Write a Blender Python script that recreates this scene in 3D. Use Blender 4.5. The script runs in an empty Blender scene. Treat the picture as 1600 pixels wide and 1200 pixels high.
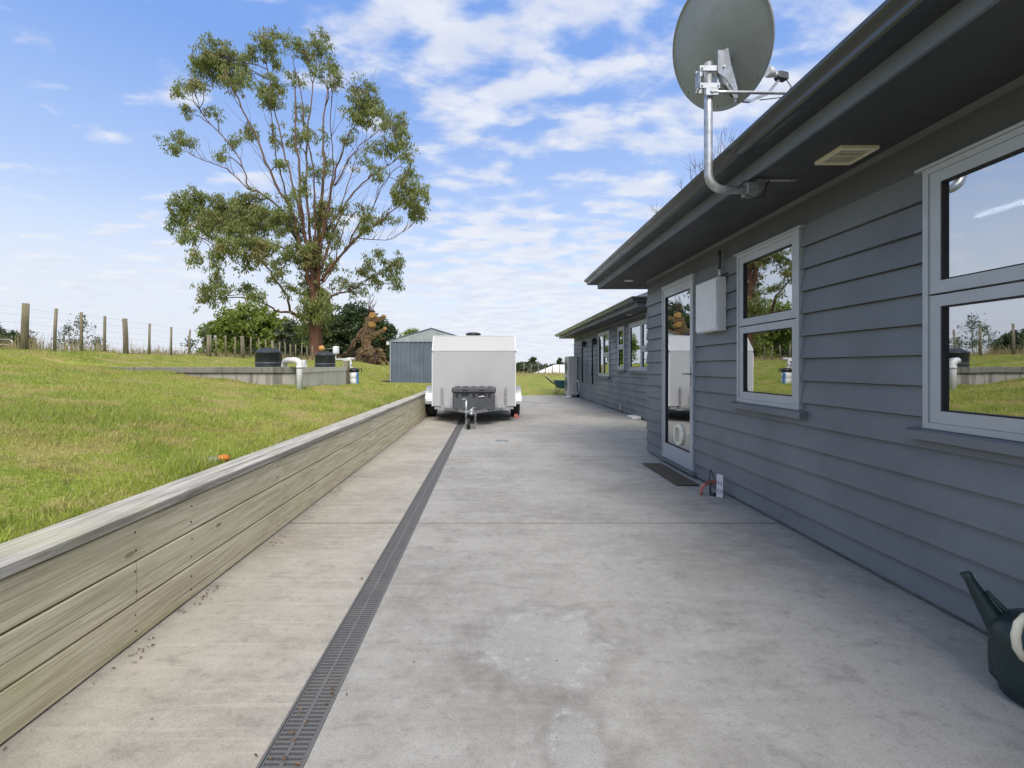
import bpy, math, random
import numpy as np
from mathutils import Vector, Matrix
random.seed(7); rng = np.random.default_rng(7)
R = math.radians
sc = bpy.context.scene
C = sc.collection

# ---------------------------------------------------------------- camera
cd = bpy.data.cameras.new("camera"); cam = bpy.data.objects.new("camera", cd); C.objects.link(cam)
cam.location = (0, 0, 1.2); cam.rotation_euler = (R(90), 0, 0)
cd.sensor_width = 36; cd.lens = 16; cd.shift_x = 0.0206; cd.shift_y = -0.0169
cd.clip_start = 0.05; cd.clip_end = 6000
sc.camera = cam
# ---------------------------------------------------------------- exposure
sc.view_settings.view_transform = 'Standard'; sc.view_settings.look = 'None'
sc.view_settings.gamma = 1; sc.view_settings.exposure = 1.25
# ---------------------------------------------------------------- light
SUN_EL, SUN_AZ = R(50), R(175)          # azimuth measured clockwise from +Y (the view direction)
sd = Vector((math.cos(SUN_EL)*math.sin(SUN_AZ), math.cos(SUN_EL)*math.cos(SUN_AZ), math.sin(SUN_EL)))
sl = bpy.data.lights.new("sun", 'SUN'); sl.energy = 1.5; sl.angle = R(30); sl.color = (1, .93, .82)
so = bpy.data.objects.new("sun", sl); C.objects.link(so); so.rotation_euler = (-sd).to_track_quat('-Z', 'Y').to_euler()

class NT:
    """tiny helper around a node tree"""
    def __init__(s, t): s.t = t; s.n = t.nodes; s.l = t.links
    def add(s, typ, **k):
        n = s.n.new(typ)
        for a, b in k.items():
            if a.startswith('i_'):
                key = a[2:]; key = int(key) if key.isdigit() else key.replace('_', ' ')
                n.inputs[key].default_value = b
            else: setattr(n, a, b)
        return n
    def link(s, a, b): s.l.new(a, b)
    def math(s, op, a, b=None, clamp=False):
        n = s.n.new('ShaderNodeMath'); n.operation = op; n.use_clamp = clamp
        for i, v in enumerate((a, b)):
            if v is None: continue
            if isinstance(v, (int, float)): n.inputs[i].default_value = v
            else: s.l.new(v, n.inputs[i])
        return n.outputs[0]
    def mix(s, f, a, b, blend='MIX'):
        n = s.n.new('ShaderNodeMix'); n.data_type = 'RGBA'; n.blend_type = blend
        for sock, v in ((n.inputs[0], f), (n.inputs[6], a), (n.inputs[7], b)):
            if isinstance(v, (int, float)): sock.default_value = v
            elif isinstance(v, (tuple, list)): sock.default_value = (*v[:3], 1)
            else: s.l.new(v, sock)
        return n.outputs[2]
    def ramp(s, fac, p0, p1, v0=0, v1=1, smooth=True):
        n = s.n.new('ShaderNodeMapRange'); n.interpolation_type = 'SMOOTHSTEP' if smooth else 'LINEAR'
        s.l.new(fac, n.inputs[0])
        for i, v in enumerate((p0, p1, v0, v1)): n.inputs[i+1].default_value = v
        return n.outputs[0]
    def noise(s, vec, scale, detail=4, rough=.55, dist=0, stretch=None):
        if stretch is not None:
            m = s.n.new('ShaderNodeMapping'); m.inputs['Scale'].default_value = stretch
            s.l.new(vec, m.inputs[0]); vec = m.outputs[0]
        n = s.n.new('ShaderNodeTexNoise'); n.inputs['Scale'].default_value = scale
        n.inputs['Detail'].default_value = detail; n.inputs['Roughness'].default_value = rough
        n.inputs['Distortion'].default_value = dist
        s.l.new(vec, n.inputs['Vector']); return n.outputs[0]

w = bpy.data.worlds.new("World"); sc.world = w; w.use_nodes = True
N = NT(w.node_tree); N.n.clear()
out = N.add('ShaderNodeOutputWorld'); bg = N.add('ShaderNodeBackground'); bg.inputs[1].default_value = 0.093
sky = N.add('ShaderNodeTexSky', sky_type='NISHITA', sun_disc=False, sun_elevation=SUN_EL, sun_rotation=SUN_AZ,
            air_density=1.0, dust_density=.6, ozone_density=1.5)
tc = N.add('ShaderNodeTexCoord'); gen = tc.outputs['Generated']
sep = N.add('ShaderNodeSeparateXYZ'); N.link(gen, sep.inputs[0])
dx, dy, dz = sep.outputs
den = N.math('ADD', N.math('MAXIMUM', dz, 0.0), 0.13)
u = N.math('DIVIDE', dx, den); v = N.math('DIVIDE', dy, den)
cmb = N.add('ShaderNodeCombineXYZ'); N.link(u, cmb.inputs[0]); N.link(v, cmb.inputs[1])
rot = N.add('ShaderNodeMapping'); rot.inputs['Rotation'].default_value = (0, 0, R(-20)); rot.inputs['Scale'].default_value = (1.0, 1.5, 1)
rot.inputs['Location'].default_value = (5.15, 2.6, .4)
N.link(cmb.outputs[0], rot.inputs[0]); cv = rot.outputs[0]
n1 = N.noise(cv, 4.7, 7, .52, .15); n2 = N.noise(cv, 1.1, 3, .5, 0)
# more cloud to the right (x) and low down, clear blue high on the left
bias = N.math('SUBTRACT', N.math('MULTIPLY', N.ramp(u, -0.8, 0.0), .21), .045)
low = N.math('MULTIPLY', N.ramp(dz, .34, .10), .13)
s_ = N.math('ADD', N.math('ADD', n1, N.math('MULTIPLY', N.math('SUBTRACT', n2, .5), .45)), N.math('ADD', bias, low))
cl = N.math('MULTIPLY', N.ramp(s_, .52, .77), .88)
n3 = N.noise(cv, 5.5, 5, .5, .1)
ccol = N.mix(N.ramp(n3, .3, .7), (4.0, 4.1, 4.35), (3.35, 3.55, 4.1))
grad = N.mix(N.ramp(dz, .54, .14, 0, 1, False), (1.02, 1.9, 4.2), (3.1, 3.65, 4.6))
base = N.mix(.2, grad, sky.outputs[0])
base = N.mix(N.math('MULTIPLY', N.ramp(dz, .2, .0), .9), base, (3.55, 3.8, 4.3))
lw_ = N.math('MULTIPLY', N.math('MULTIPLY', N.ramp(dz, .34, .10), N.ramp(u, .1, -.9)), .75)
base = N.mix(lw_, base, (3.6, 3.8, 4.15))
base = N.mix(N.ramp(dz, .62, .86), base, (4.3, 4.4, 4.6))  # whitish overcast added overhead, out of view, for more neutral fill light
fin = N.mix(cl, base, ccol)
N.link(fin, bg.inputs[0]); N.link(bg.outputs[0], out.inputs[0])

# ---------------------------------------------------------------- materials
MATS = {}
def newmat(name):
    m = bpy.data.materials.new(name); m.use_nodes = True; n = NT(m.node_tree); n.n.clear()
    o = n.add('ShaderNodeOutputMaterial'); b = n.add('ShaderNodeBsdfPrincipled'); n.link(b.outputs[0], o.inputs[0])
    MATS[name] = m
    return m, n, b, o
def pos(n): return n.add('ShaderNodeNewGeometry').outputs['Position']
def objc(n): return n.add('ShaderNodeTexCoord').outputs['Object']
def bump(n, b, h, strength=.3, dist=.005):
    k = n.add('ShaderNodeBump'); k.inputs['Strength'].default_value = strength; k.inputs['Distance'].default_value = dist
    n.link(h, k.inputs['Height']); n.link(k.outputs[0], b.inputs['Normal'])
def pm(name, col, rough=.5, metal=0, var=.12, scale=3, fine=60, bmp=.08, col2=None, spec=.5, rv=.1):
    m, n, b, o = newmat(name); p = pos(n)
    a = n.noise(p, scale, 5, .6); f = n.noise(p, fine, 3, .6)
    c2 = col2 or tuple(c*(1-var*2.2) for c in col)
    c1 = tuple(min(1, c*(1+var)) for c in col)
    c = n.mix(n.ramp(a, .3, .72), c1, c2)
    c = n.mix(n.math('MULTIPLY', n.ramp(f, .35, .75), .25), c, tuple(x*.8 for x in col))
    n.link(c, b.inputs['Base Color'])
    n.link(n.ramp(a, .2, .8, max(.02, rough-rv), min(1, rough+rv)), b.inputs['Roughness'])
    b.inputs['Metallic'].default_value = metal
    b.inputs['Specular IOR Level'].default_value = spec
    if bmp: bump(n, b, f, bmp, .004)
    return m
pm('paint_slate', (.158, .172, .186), .5, 0, .09, 1.3, 70, .08)
pm('paint_fascia', (.15, .17, .20), .45, 0, .06, 2, 90, .04)
pm('slate_eave_shade', (.085, .09, .097), .55, 0, .06, 2, 60, .05)  # frieze and moulding: shade under the eave put into a darker colour
pm('slate_soffit_shade', (.055, .057, .062), .6, 0, .05, 2, 50, .05)  # soffit is the same slate, with its shade painted in
pm('gutter_metal', (.035, .039, .046), .22, .0, .1, 3, 60, .02, spec=.8)
pm('roof_metal', (.04, .044, .05), .4, 0, .1, 3, 40, .05)
pm('joinery', (.43, .455, .475), .35, .1, .04, 3, 200, .02)
pm('gasket', (.012, .012, .013), .6)
pm('white_paint', (.70, .70, .70), .35, 0, .03, 3, 60, .02)
pm('white_plastic', (.72, .72, .71), .4, 0, .04, 6, 40, .03)
pm('panel_white', (.47, .47, .475), .33, 0, .03, 1.2, 50, .02)
pm('cream_plastic', (.84, .79, .60), .45, 0, .06, 6, 40, .03)
pm('beige_metal', (.50, .49, .44), .45, 0, .06, 3, 60, .03)
pm('galv', (.52, .54, .56), .42, .75, .16, 18, 120, .08, rv=.12)
pm('galv_dull', (.33, .34, .34), .55, .5, .18, 14, 120, .1)
pm('aluminium', (.72, .73, .75), .3, .8, .06, 5, 80, .03)
pm('dish_grey', (.30, .32, .32), .5, .1, .07, 3, 60, .04)
pm('steel_dark', (.06, .06, .062), .6, .3, .2)
pm('rubber', (.022, .022, .023), .8, 0, .2, 10, 120, .15)
pm('black_plastic', (.018, .02, .023), .42, 0, .15, 6, 60, .05)
pm('grey_plastic', (.085, .09, .098), .5, 0, .1, 6, 120, .08)
pm('tank_plastic', (.02, .024, .03), .42, 0, .2, 4, 60, .05)
pm('grate_plastic', (.10, .10, .106), .6, 0, .3, 7, 90, .1, col2=(.15, .146, .146))
pm('red_plastic', (.50, .16, .14), .45, 0, .12, 15)
pm('orange_plastic', (.75, .22, .02), .45, 0, .12, 30)
pm('blue_plastic', (.05, .22, .50), .4)
pm('green_plastic', (.03, .40, .11), .35)
pm('teal_tray', (.03, .13, .14), .45, 0, .15, 8)
pm('can_green', (.011, .032, .031), .38, 0, .2, 10, 70, .06)
pm('ink_purple', (.25, .05, .28), .6)
pm('interior', (.6, .61, .62), .8)
pm('interior_dark', (.05, .055, .06), .8)
pm('soil', (.06, .045, .03), .95, 0, .3, 8, 60, .5)
pm('cut_wood', (.72, .40, .13), .8, 0, .15, 20, 90, .2)
pm('shed_blue', (.145, .178, .225), .45, .1, .12, 1.5, 50, .03)
pm('shed_light', (.36, .40, .41), .45, .2, .08)
pm('lamp_trim', (.75, .74, .70), .4)
pm('dry_leaf', (.22, .12, .05), .9, 0, .4, 40)
pm('far_roof', (.72, .70, .68), .7, 0, .05)
pm('red_brick', (.26, .10, .06), .8, 0, .2, 6, 60, .3)
def emis(name, col, s):
    m, n, b, o = newmat(name)
    n.n.remove(b); e = n.add('ShaderNodeEmission'); e.inputs[0].default_value = (*col, 1); e.inputs[1].default_value = s
    n.link(e.outputs[0], o.inputs[0])
emis('tube_glow', (1, .98, .95), 7.0)
# glass: real reflection, see-through with a slight tint
m, n, b, o = newmat('glass'); n.n.remove(b)
g = n.add('ShaderNodeBsdfGlossy'); g.inputs['Roughness'].default_value = 0.0; g.inputs[0].default_value = (.93, .96, 1, 1)
t = n.add('ShaderNodeBsdfTransparent'); t.inputs[0].default_value = (.8, .83, .84, 1)
lw = n.add('ShaderNodeLayerWeight'); lw.inputs[0].default_value = .5
fac = n.ramp(lw.outputs['Fresnel'], 0, 1, .54, .98, False)
nz = n.noise(pos(n), 1.6, 2, .4); bp = n.add('ShaderNodeBump'); bp.inputs['Strength'].default_value = .05; bp.inputs['Distance'].default_value = .02
n.link(nz, bp.inputs['Height']); n.link(bp.outputs[0], g.inputs['Normal'])
mx = n.add('ShaderNodeMixShader'); n.link(fac, mx.inputs[0]); n.link(t.outputs[0], mx.inputs[1]); n.link(g.outputs[0], mx.inputs[2])
n.link(mx.outputs[0], o.inputs[0])

# concrete of the drive
m, n, b, o = newmat('drive_concrete'); p = pos(n)
sp = n.add('ShaderNodeSeparateXYZ'); n.link(p, sp.inputs[0])
big = n.noise(p, .75, 5, .6, .4); mid = n.noise(p, 2.6, 6, .62, .6, (.55, 1.3, 1)); streak = n.noise(p, 5.0, 6, .65, .9, (.42, 2.2, 1))
fine = n.noise(p, 130, 3, .7); grit = n.noise(p, 420, 2, .6)
warm = n.ramp(sp.outputs[0], -.60, -.72)
m3 = n.noise(p, 7.5, 7, .68, .3, (.8, 1.25, 1)); m4 = n.noise(p, 24, 5, .7, .2)
tool = n.noise(p, 9, 5, .6, .25, (.10, 3.2, 1))
c = n.mix(n.ramp(big, .36, .62), (.37, .36, .34), (.27, .262, .245))
c = n.mix(n.math('MULTIPLY', n.ramp(mid, .45, .72), .5), c, (.38, .37, .35))
c = n.mix(n.math('MULTIPLY', n.ramp(mid, .47, .25), .5), c, (.19, .182, .168))
c = n.mix(n.math('MULTIPLY', n.ramp(m3, .50, .66), .42), c, (.42, .415, .40))
c = n.mix(n.math('MULTIPLY', n.ramp(m3, .47, .34), .42), c, (.175, .168, .155))
c = n.mix(n.math('MULTIPLY', n.ramp(m4, .52, .68), .26), c, (.46, .455, .44))
c = n.mix(n.math('MULTIPLY', n.ramp(m4, .46, .34), .30), c, (.15, .145, .135))
c = n.mix(n.math('MULTIPLY', n.ramp(tool, .53, .62), n.math('ADD', n.math('MULTIPLY', warm, .22), .10)), c, (.47, .45, .42))
crk = n.noise(p, 4.5, 8, .75, 1.2)
c = n.mix(n.math('MULTIPLY', n.ramp(n.math('ABSOLUTE', n.math('SUBTRACT', crk, .5)), .008, .0), .22), c, (.47, .465, .45))
blot = n.noise(p, 1.15, 4, .5, .3)
c = n.mix(n.math('MULTIPLY', n.ramp(blot, .58, .75), .45), c, (.30, .26, .215))
c = n.mix(warm, c, n.mix(1.0, c, (1.12, 1.08, 1.0), 'MULTIPLY'))
# chalky spill marks with their own outline
def patch(cx, cy, rx, ry):
    ddx = n.math('DIVIDE', n.math('SUBTRACT', sp.outputs[0], cx), rx); ddy = n.math('DIVIDE', n.math('SUBTRACT', sp.outputs[1], cy), ry)
    d = n.math('SQRT', n.math('ADD', n.math('MULTIPLY', ddx, ddx), n.math('MULTIPLY', ddy, ddy)))
    return n.math('ADD', d, n.math('MULTIPLY', n.math('SUBTRACT', n.noise(p, 6, 5, .65, .4), .5), 2.2))
for cx, cy, rx, ry in ((.22, 1.98, .27, .25), (.27, 1.42, .09, .17)):
    d = patch(cx, cy, rx, ry)
    c = n.mix(n.math('MULTIPLY', n.ramp(d, 1.25, .45), .30), c, (.40, .405, .415))
    ring = n.math('MULTIPLY', n.ramp(d, .55, .85), n.ramp(d, 1.05, .9))
    c = n.mix(n.math('MULTIPLY', n.math('MULTIPLY', ring, n.ramp(n.noise(p, 13, 5, .65), .50, .72)), .5), c, (.58, .58, .59))
    c = n.mix(n.math('MULTIPLY', n.math('MULTIPLY', n.ramp(d, 1.1, .9), n.ramp(n.noise(p, 17, 4, .6), .60, .72)), .4), c, (.58, .58, .59))
    c = n.mix(n.math('MULTIPLY', n.math('MULTIPLY', n.ramp(d, 1.6, 1.2), n.ramp(d, 1.0, 1.15)), .25), c, (.15, .145, .135))
spots = n.add('ShaderNodeTexVoronoi'); spots.inputs['Scale'].default_value = 5; n.link(p, spots.inputs['Vector'])
c = n.mix(n.math('MULTIPLY', n.ramp(spots.outputs['Distance'], .035, .02), .7), c, (.09, .07, .05))
c = n.mix(n.math('MULTIPLY', n.ramp(fine, .45, .75), .45), c, (.13, .122, .11))
c = n.mix(n.math('MULTIPLY', n.ramp(grit, .55, .72), .4), c, (.50, .49, .47))
n.link(c, b.inputs['Base Color']); n.link(n.ramp(mid, .3, .7, .9, .7), b.inputs['Roughness'])
bump(n, b, n.math('ADD', fine, n.math('ADD', n.math('MULTIPLY', grit, .6), m4)), .5, .003)

def concrete_wall(name, c1, c2, c3):
    m, n, b, o = newmat(name); p = pos(n)
    st = n.noise(p, 5, 5, .65, .2, (1.6, 1.6, .12)); a = n.noise(p, 2, 5, .6); f = n.noise(p, 60, 3, .6)
    c = n.mix(n.ramp(a, .3, .7), c1, c2); c = n.mix(n.math('MULTIPLY', n.ramp(st, .45, .62), .8), c, c3)
    n.link(c, b.inputs['Base Color']); b.inputs['Roughness'].default_value = .85; bump(n, b, f, .3, .004)
concrete_wall('tank_wall_concrete', (.42, .39, .35), (.34, .32, .285), (.13, .12, .105))
concrete_wall('tank_wall_cap', (.25, .235, .21), (.19, .18, .16), (.10, .095, .085))

def wood(name, c1, c2, c3, axis=1, knots=True):
    """weathered sawn timber, grain along the given world axis"""
    m, n, b, o = newmat(name); p = pos(n)
    st = [1, 1, 1]; st[axis] = .045
    st2 = [1, 1, 1]; st2[axis] = .16
    rnd = n.add('ShaderNodeNewGeometry').outputs['Random Per Island']
    off = n.add('ShaderNodeVectorMath', operation='SCALE'); off.inputs[0].default_value = (13, 31, 17); n.link(rnd, off.inputs['Scale'])
    ad = n.add('ShaderNodeVectorMath', operation='ADD'); n.link(p, ad.inputs[0]); n.link(off.outputs[0], ad.inputs[1]); q = ad.outputs[0]
    g1 = n.noise(q, 42, 6, .62, .9, st); g2 = n.noise(q, 9, 4, .6, 1.2, st2); a = n.noise(q, 1.7, 4, .6); stn = n.noise(q, 3.4, 5, .65, .5, st2)
    c = n.mix(n.ramp(g2, .3, .7), c1, c2)
    c = n.mix(n.math('MULTIPLY', n.ramp(g1, .42, .62), .6), c, c3)
    st3 = [1, 1, 1]; st3[axis] = .02; g3 = n.noise(q, 120, 4, .7, .4, st3); c = n.mix(n.math('MULTIPLY', n.ramp(g3, .50, .64), .32), c, tuple(x*.66 for x in c3))
    c = n.mix(n.math('MULTIPLY', n.ramp(g3, .48, .32), .35), c, tuple(min(1, x*1.2) for x in c1))
    st4 = [1, 1, 1]; st4[axis] = .012; sp4 = n.noise(q, 26, 2, .5, .2, st4); c = n.mix(n.math('MULTIPLY', n.ramp(sp4, .685, .70), .6), c, tuple(x*.3 for x in c3))
    c = n.mix(n.math('MULTIPLY', n.ramp(a, .5, .72), .45), c, (c1[0]*.76, c1[1]*.80, c1[2]*.56))
    rust = n.noise(q, 5.5, 6, .7, .8, st2); c = n.mix(n.math('MULTIPLY', n.ramp(rust, .58, .70), .45), c, (c3[0]*.9, c3[1]*.78, c3[2]*.62))
    c = n.mix(n.math('MULTIPLY', n.ramp(stn, .60, .74), .6), c, (c3[0]*.85, c3[1]*.95, c3[2]*.7))
    h = n.math('ADD', g1, n.math('MULTIPLY', g3, .8))
    if knots:
        stk = [3.0, 3.0, 3.0]; stk[axis] = 1.15
        mp = n.add('ShaderNodeMapping'); mp.inputs['Scale'].default_value = stk; n.link(q, mp.inputs[0])
        ds = n.add('ShaderNodeTexVoronoi'); ds.inputs['Scale'].default_value = 1.9; ds.inputs['Randomness'].default_value = 1; n.link(mp.outputs[0], ds.inputs['Vector'])
        k = ds.outputs['Distance']
        c = n.mix(n.math('MULTIPLY', n.ramp(k, .085, .045), .85), c, (c3[0]*.55, c3[1]*.5, c3[2]*.42))
        rg = n.math('SINE', n.math('MULTIPLY', n.math('ADD', k, n.math('MULTIPLY', g2, .12)), 70))
        c = n.mix(n.math('MULTIPLY', n.math('MULTIPLY', n.ramp(rg, -.2, .9), n.ramp(k, .26, .08)), .28), c, c3)
    n.link(c, b.inputs['Base Color']); b.inputs['Roughness'].default_value = .82; b.inputs['Specular IOR Level'].default_value = .25
    bump(n, b, h, .6, .005)
wood('sleeper_wood', (.82, .76, .58), (.73, .66, .48), (.48, .42, .28))
wood('cap_wood', (.55, .53, .48), (.43, .41, .37), (.20, .185, .155), knots=False)
wood('post_wood', (.30, .26, .18), (.22, .19, .125), (.09, .078, .052), axis=2, knots=False)
wood('bark', (.25, .115, .065), (.11, .06, .042), (.035, .025, .02), axis=2, knots=False)
wood('twig_bark', (.16, .115, .09), (.11, .08, .065), (.06, .045, .035), axis=2, knots=False)
wood('log_bark', (.42, .28, .16), (.28, .18, .10), (.05, .035, .025), axis=2, knots=False)

m = MATS['bark']; n = NT(m.node_tree); b = [k for k in n.n if k.type == 'BSDF_PRINCIPLED'][0]
src = b.inputs['Base Color'].links[0].from_socket; sz = n.add('ShaderNodeSeparateXYZ'); n.link(pos(n), sz.inputs[0])
n.link(n.mix(n.math('MULTIPLY', n.ramp(sz.outputs[2], 5, 13), .6), src, (.19, .13, .10)), b.inputs['Base Color'])
def leafmat(name, ca, cb, cc, transl=.35):
    m, n, b, o = newmat(name); p = pos(n)
    rnd = n.add('ShaderNodeNewGeometry').outputs['Random Per Island']
    a = n.noise(p, .7, 4, .6)
    c = n.mix(rnd, ca, cb); c = n.mix(n.math('MULTIPLY', n.ramp(a, .5, .72), .7), c, cc)
    n.link(c, b.inputs['Base Color']); b.inputs['Roughness'].default_value = .45; b.inputs['Specular IOR Level'].default_value = .4
    tr = n.add('ShaderNodeBsdfTranslucent'); n.link(c, tr.inputs[0])
    mx = n.add('ShaderNodeMixShader'); mx.inputs[0].default_value = transl
    n.link(b.outputs[0], mx.inputs[1]); n.link(tr.outputs[0], mx.inputs[2]); n.link(mx.outputs[0], o.inputs[0])
leafmat('gum_leaf', (.14, .195, .055), (.33, .35, .11), (.35, .27, .12), .42)
leafmat('light_leaf', (.14, .20, .035), (.26, .32, .06), (.30, .32, .08))
leafmat('dark_leaf', (.035, .062, .025), (.08, .115, .04), (.12, .13, .05), .25)
leafmat('grey_leaf', (.10, .13, .08), (.16, .18, .12), (.12, .12, .07))
leafmat('straw', (.34, .27, .13), (.46, .38, .20), (.26, .24, .10))

def lawncolour(n, p):
    a = n.noise(p, .55, 5, .65, .4); b2 = n.noise(p, 1.9, 5, .65, .6); c3 = n.noise(p, 7, 4, .6)
    c = n.mix(n.ramp(a, .34, .64), (.29, .40, .05), (.45, .49, .095))
    c = n.mix(n.math('MULTIPLY', n.ramp(b2, .49, .58), .8), c, (.58, .48, .21))
    b3 = n.noise(p, 4.2, 5, .7, .5); c = n.mix(n.math('MULTIPLY', n.ramp(b3, .53, .66), .55), c, (.50, .42, .19)); c = n.mix(n.math('MULTIPLY', n.ramp(b3, .45, .33), .5), c, (.15, .26, .04))
    c = n.mix(n.math('MULTIPLY', n.ramp(b2, .44, .28), .6), c, (.16, .25, .035))
    c = n.mix(n.math('MULTIPLY', n.ramp(c3, .56, .68), .65), c, (.25, .17, .09))
    return c
m, n, b, o = newmat('lawn_ground'); p = pos(n)
c = lawncolour(n, p); f = n.noise(p, 38, 4, .7)
c = n.mix(n.math('ADD', n.math('MULTIPLY', n.ramp(f, .35, .65), .4), .3), c, (.08, .085, .025))
n.link(c, b.inputs['Base Color']); b.inputs['Roughness'].default_value = .95; b.inputs['Specular IOR Level'].default_value = .1
bump(n, b, f, .6, .03)
m, n, b, o = newmat('grass_blade'); p = pos(n)
rnd = n.add('ShaderNodeNewGeometry').outputs['Random Per Island']
c = lawncolour(n, p); c = n.mix(n.math('MULTIPLY', rnd, .5), c, (.54, .60, .14))
c = n.mix(n.math('MULTIPLY', n.ramp(rnd, .82, .86), .8), c, (.60, .52, .27))
n.link(c, b.inputs['Base Color']); b.inputs['Roughness'].default_value = .55; b.inputs['Specular IOR Level'].default_value = .3
tr = n.add('ShaderNodeBsdfTranslucent'); n.link(c, tr.inputs[0]); mx = n.add('ShaderNodeMixShader'); mx.inputs[0].default_value = .4
n.link(b.outputs[0], mx.inputs[1]); n.link(tr.outputs[0], mx.inputs[2]); n.link(mx.outputs[0], o.inputs[0])
# door mat
m, n, b, o = newmat('coir_mat'); p = pos(n)
f = n.noise(p, 160, 3, .8); n.link(n.mix(n.ramp(f, .35, .65), (.035, .03, .024), (.15, .125, .095)), b.inputs['Base Color'])
b.inputs['Roughness'].default_value = 1; bump(n, b, f, 1, .01)

# ---------------------------------------------------------------- mesh building
def kids_origin(par):
    v = Vector((0, 0, 0))
    while par: v += par.location; par = par.parent
    return v
class MB:
    def __init__(s): s.v = []; s.f = []; s.sm = []
    def add(s, vs, fs, smooth=False):
        k = len(s.v); s.v += [tuple(x) for x in vs]; s.f += [tuple(i+k for i in f) for f in fs]; s.sm += [smooth]*len(fs); return s
    def box(s, x0, x1, y0, y1, z0, z1):
        vs = [(x, y, z) for z in (z0, z1) for y in (y0, y1) for x in (x0, x1)]
        return s.add(vs, [(0, 2, 3, 1), (4, 5, 7, 6), (0, 1, 5, 4), (2, 6, 7, 3), (0, 4, 6, 2), (1, 3, 7, 5)])
    def bbox(s, x0, x1, y0, y1, z0, z1, r=.01):
        """box with chamfered edges"""
        vs = []; idx = {}
        X = (x0, x1); Y = (y0, y1); Z = (z0, z1); sg = (1, -1)
        for i in (0, 1):
            for j in (0, 1):
                for k in (0, 1):
                    for a in range(3):
                        d = [r*sg[i], r*sg[j], r*sg[k]]; d[a] = 0
                        idx[(i, j, k, a)] = len(vs); vs.append((X[i]+d[0], Y[j]+d[1], Z[k]+d[2]))
        fs = []
        for i in (0, 1): fs.append([idx[(i, 0, 0, 0)], idx[(i, 1, 0, 0)], idx[(i, 1, 1, 0)], idx[(i, 0, 1, 0)]])
        for j in (0, 1): fs.append([idx[(0, j, 0, 1)], idx[(1, j, 0, 1)], idx[(1, j, 1, 1)], idx[(0, j, 1, 1)]])
        for k in (0, 1): fs.append([idx[(0, 0, k, 2)], idx[(1, 0, k, 2)], idx[(1, 1, k, 2)], idx[(0, 1, k, 2)]])
        for i in (0, 1):
            for j in (0, 1): fs.append([idx[(i, j, 0, 0)], idx[(i, j, 1, 0)], idx[(i, j, 1, 1)], idx[(i, j, 0, 1)]])
        for i in (0, 1):
            for k in (0, 1): fs.append([idx[(i, 0, k, 0)], idx[(i, 1, k, 0)], idx[(i, 1, k, 2)], idx[(i, 0, k, 2)]])
        for j in (0, 1):
            for k in (0, 1): fs.append([idx[(0, j, k, 1)], idx[(1, j, k, 1)], idx[(1, j, k, 2)], idx[(0, j, k, 2)]])
        for i in (0, 1):
            for j in (0, 1):
                for k in (0, 1): fs.append([idx[(i, j, k, 0)], idx[(i, j, k, 1)], idx[(i, j, k, 2)]])
        return s.add(vs, fs)
    def tube(s, pts, rad, seg=10, cap=True, smooth=True, wob=0):
        pts = [Vector(p) for p in pts]
        if isinstance(rad, (int, float)): rad = [rad]*len(pts)
        vs = []; fs = []; ref = None
        for i, p in enumerate(pts):
            t = (pts[min(i+1, len(pts)-1)]-pts[max(i-1, 0)])
            t = t.normalized() if t.length > 1e-9 else Vector((0, 0, 1))
            if ref is None: ref = t.orthogonal().normalized()
            else:
                ref = ref-t*ref.dot(t); ref = ref.normalized() if ref.length > 1e-6 else t.orthogonal().normalized()
            bi = t.cross(ref)
            for k in range(seg):
                a = 2*math.pi*k/seg; rr = rad[i]*(1+(random.uniform(-wob, wob) if wob else 0))
                vs.append(p+(ref*math.cos(a)+bi*math.sin(a))*rr)
        for i in range(len(pts)-1):
            for k in range(seg):
                a = i*seg+k; b = i*seg+(k+1) % seg
                fs.append((a, b, b+seg, a+seg))
        s.add(vs, fs, smooth)
        if cap:
            k0 = len(s.v)-len(vs)
            s.f.append(tuple(k0+i for i in reversed(range(seg)))); s.sm.append(False)
            s.f.append(tuple(k0+len(vs)-seg+i for i in range(seg))); s.sm.append(False)
        return s
    def cyl(s, a, b, r, seg=16, r2=None): return s.tube([a, b], [r, r if r2 is None else r2], seg)
    def lathe(s, prof, c, seg=28, axis='z', smooth=True, sx=1, sy=1):
        vs = []; fs = []
        for r, h in prof:
            for k in range(seg):
                a = 2*math.pi*k/seg; x, y = r*math.cos(a)*sx, r*math.sin(a)*sy
                if axis == 'z': vs.append((c[0]+x, c[1]+y, c[2]+h))
                elif axis == 'x': vs.append((c[0]+h, c[1]+x, c[2]+y))
                else: vs.append((c[0]+x, c[1]+h, c[2]+y))
        for i in range(len(prof)-1):
            for k in range(seg):
                a = i*seg+k; b = i*seg+(k+1) % seg; fs.append((a, b, b+seg, a+seg))
        return s.add(vs, fs, smooth)
    def prism(s, poly, axis, a, b):
        """poly: 2D points in the plane across the axis, extruded from a to b"""
        def P(q, t): return {'x': (t, q[0], q[1]), 'y': (q[0], t, q[1]), 'z': (q[0], q[1], t)}[axis]
        n = len(poly); vs = [P(q, a) for q in poly]+[P(q, b) for q in poly]
        return s.add(vs, [tuple(reversed(range(n))), tuple(range(n, 2*n))]+[(i, (i+1) % n, n+(i+1) % n, n+i) for i in range(n)])
    def ring(s, x0, x1, ya, yb, za, zb, wl, wr, wt, wb):
        s.box(x0, x1, ya, ya+wl, za, zb); s.box(x0, x1, yb-wr, yb, za, zb)
        s.box(x0, x1, ya+wl, yb-wr, zb-wt, zb); s.box(x0, x1, ya+wl, yb-wr, za, za+wb); return s
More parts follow.
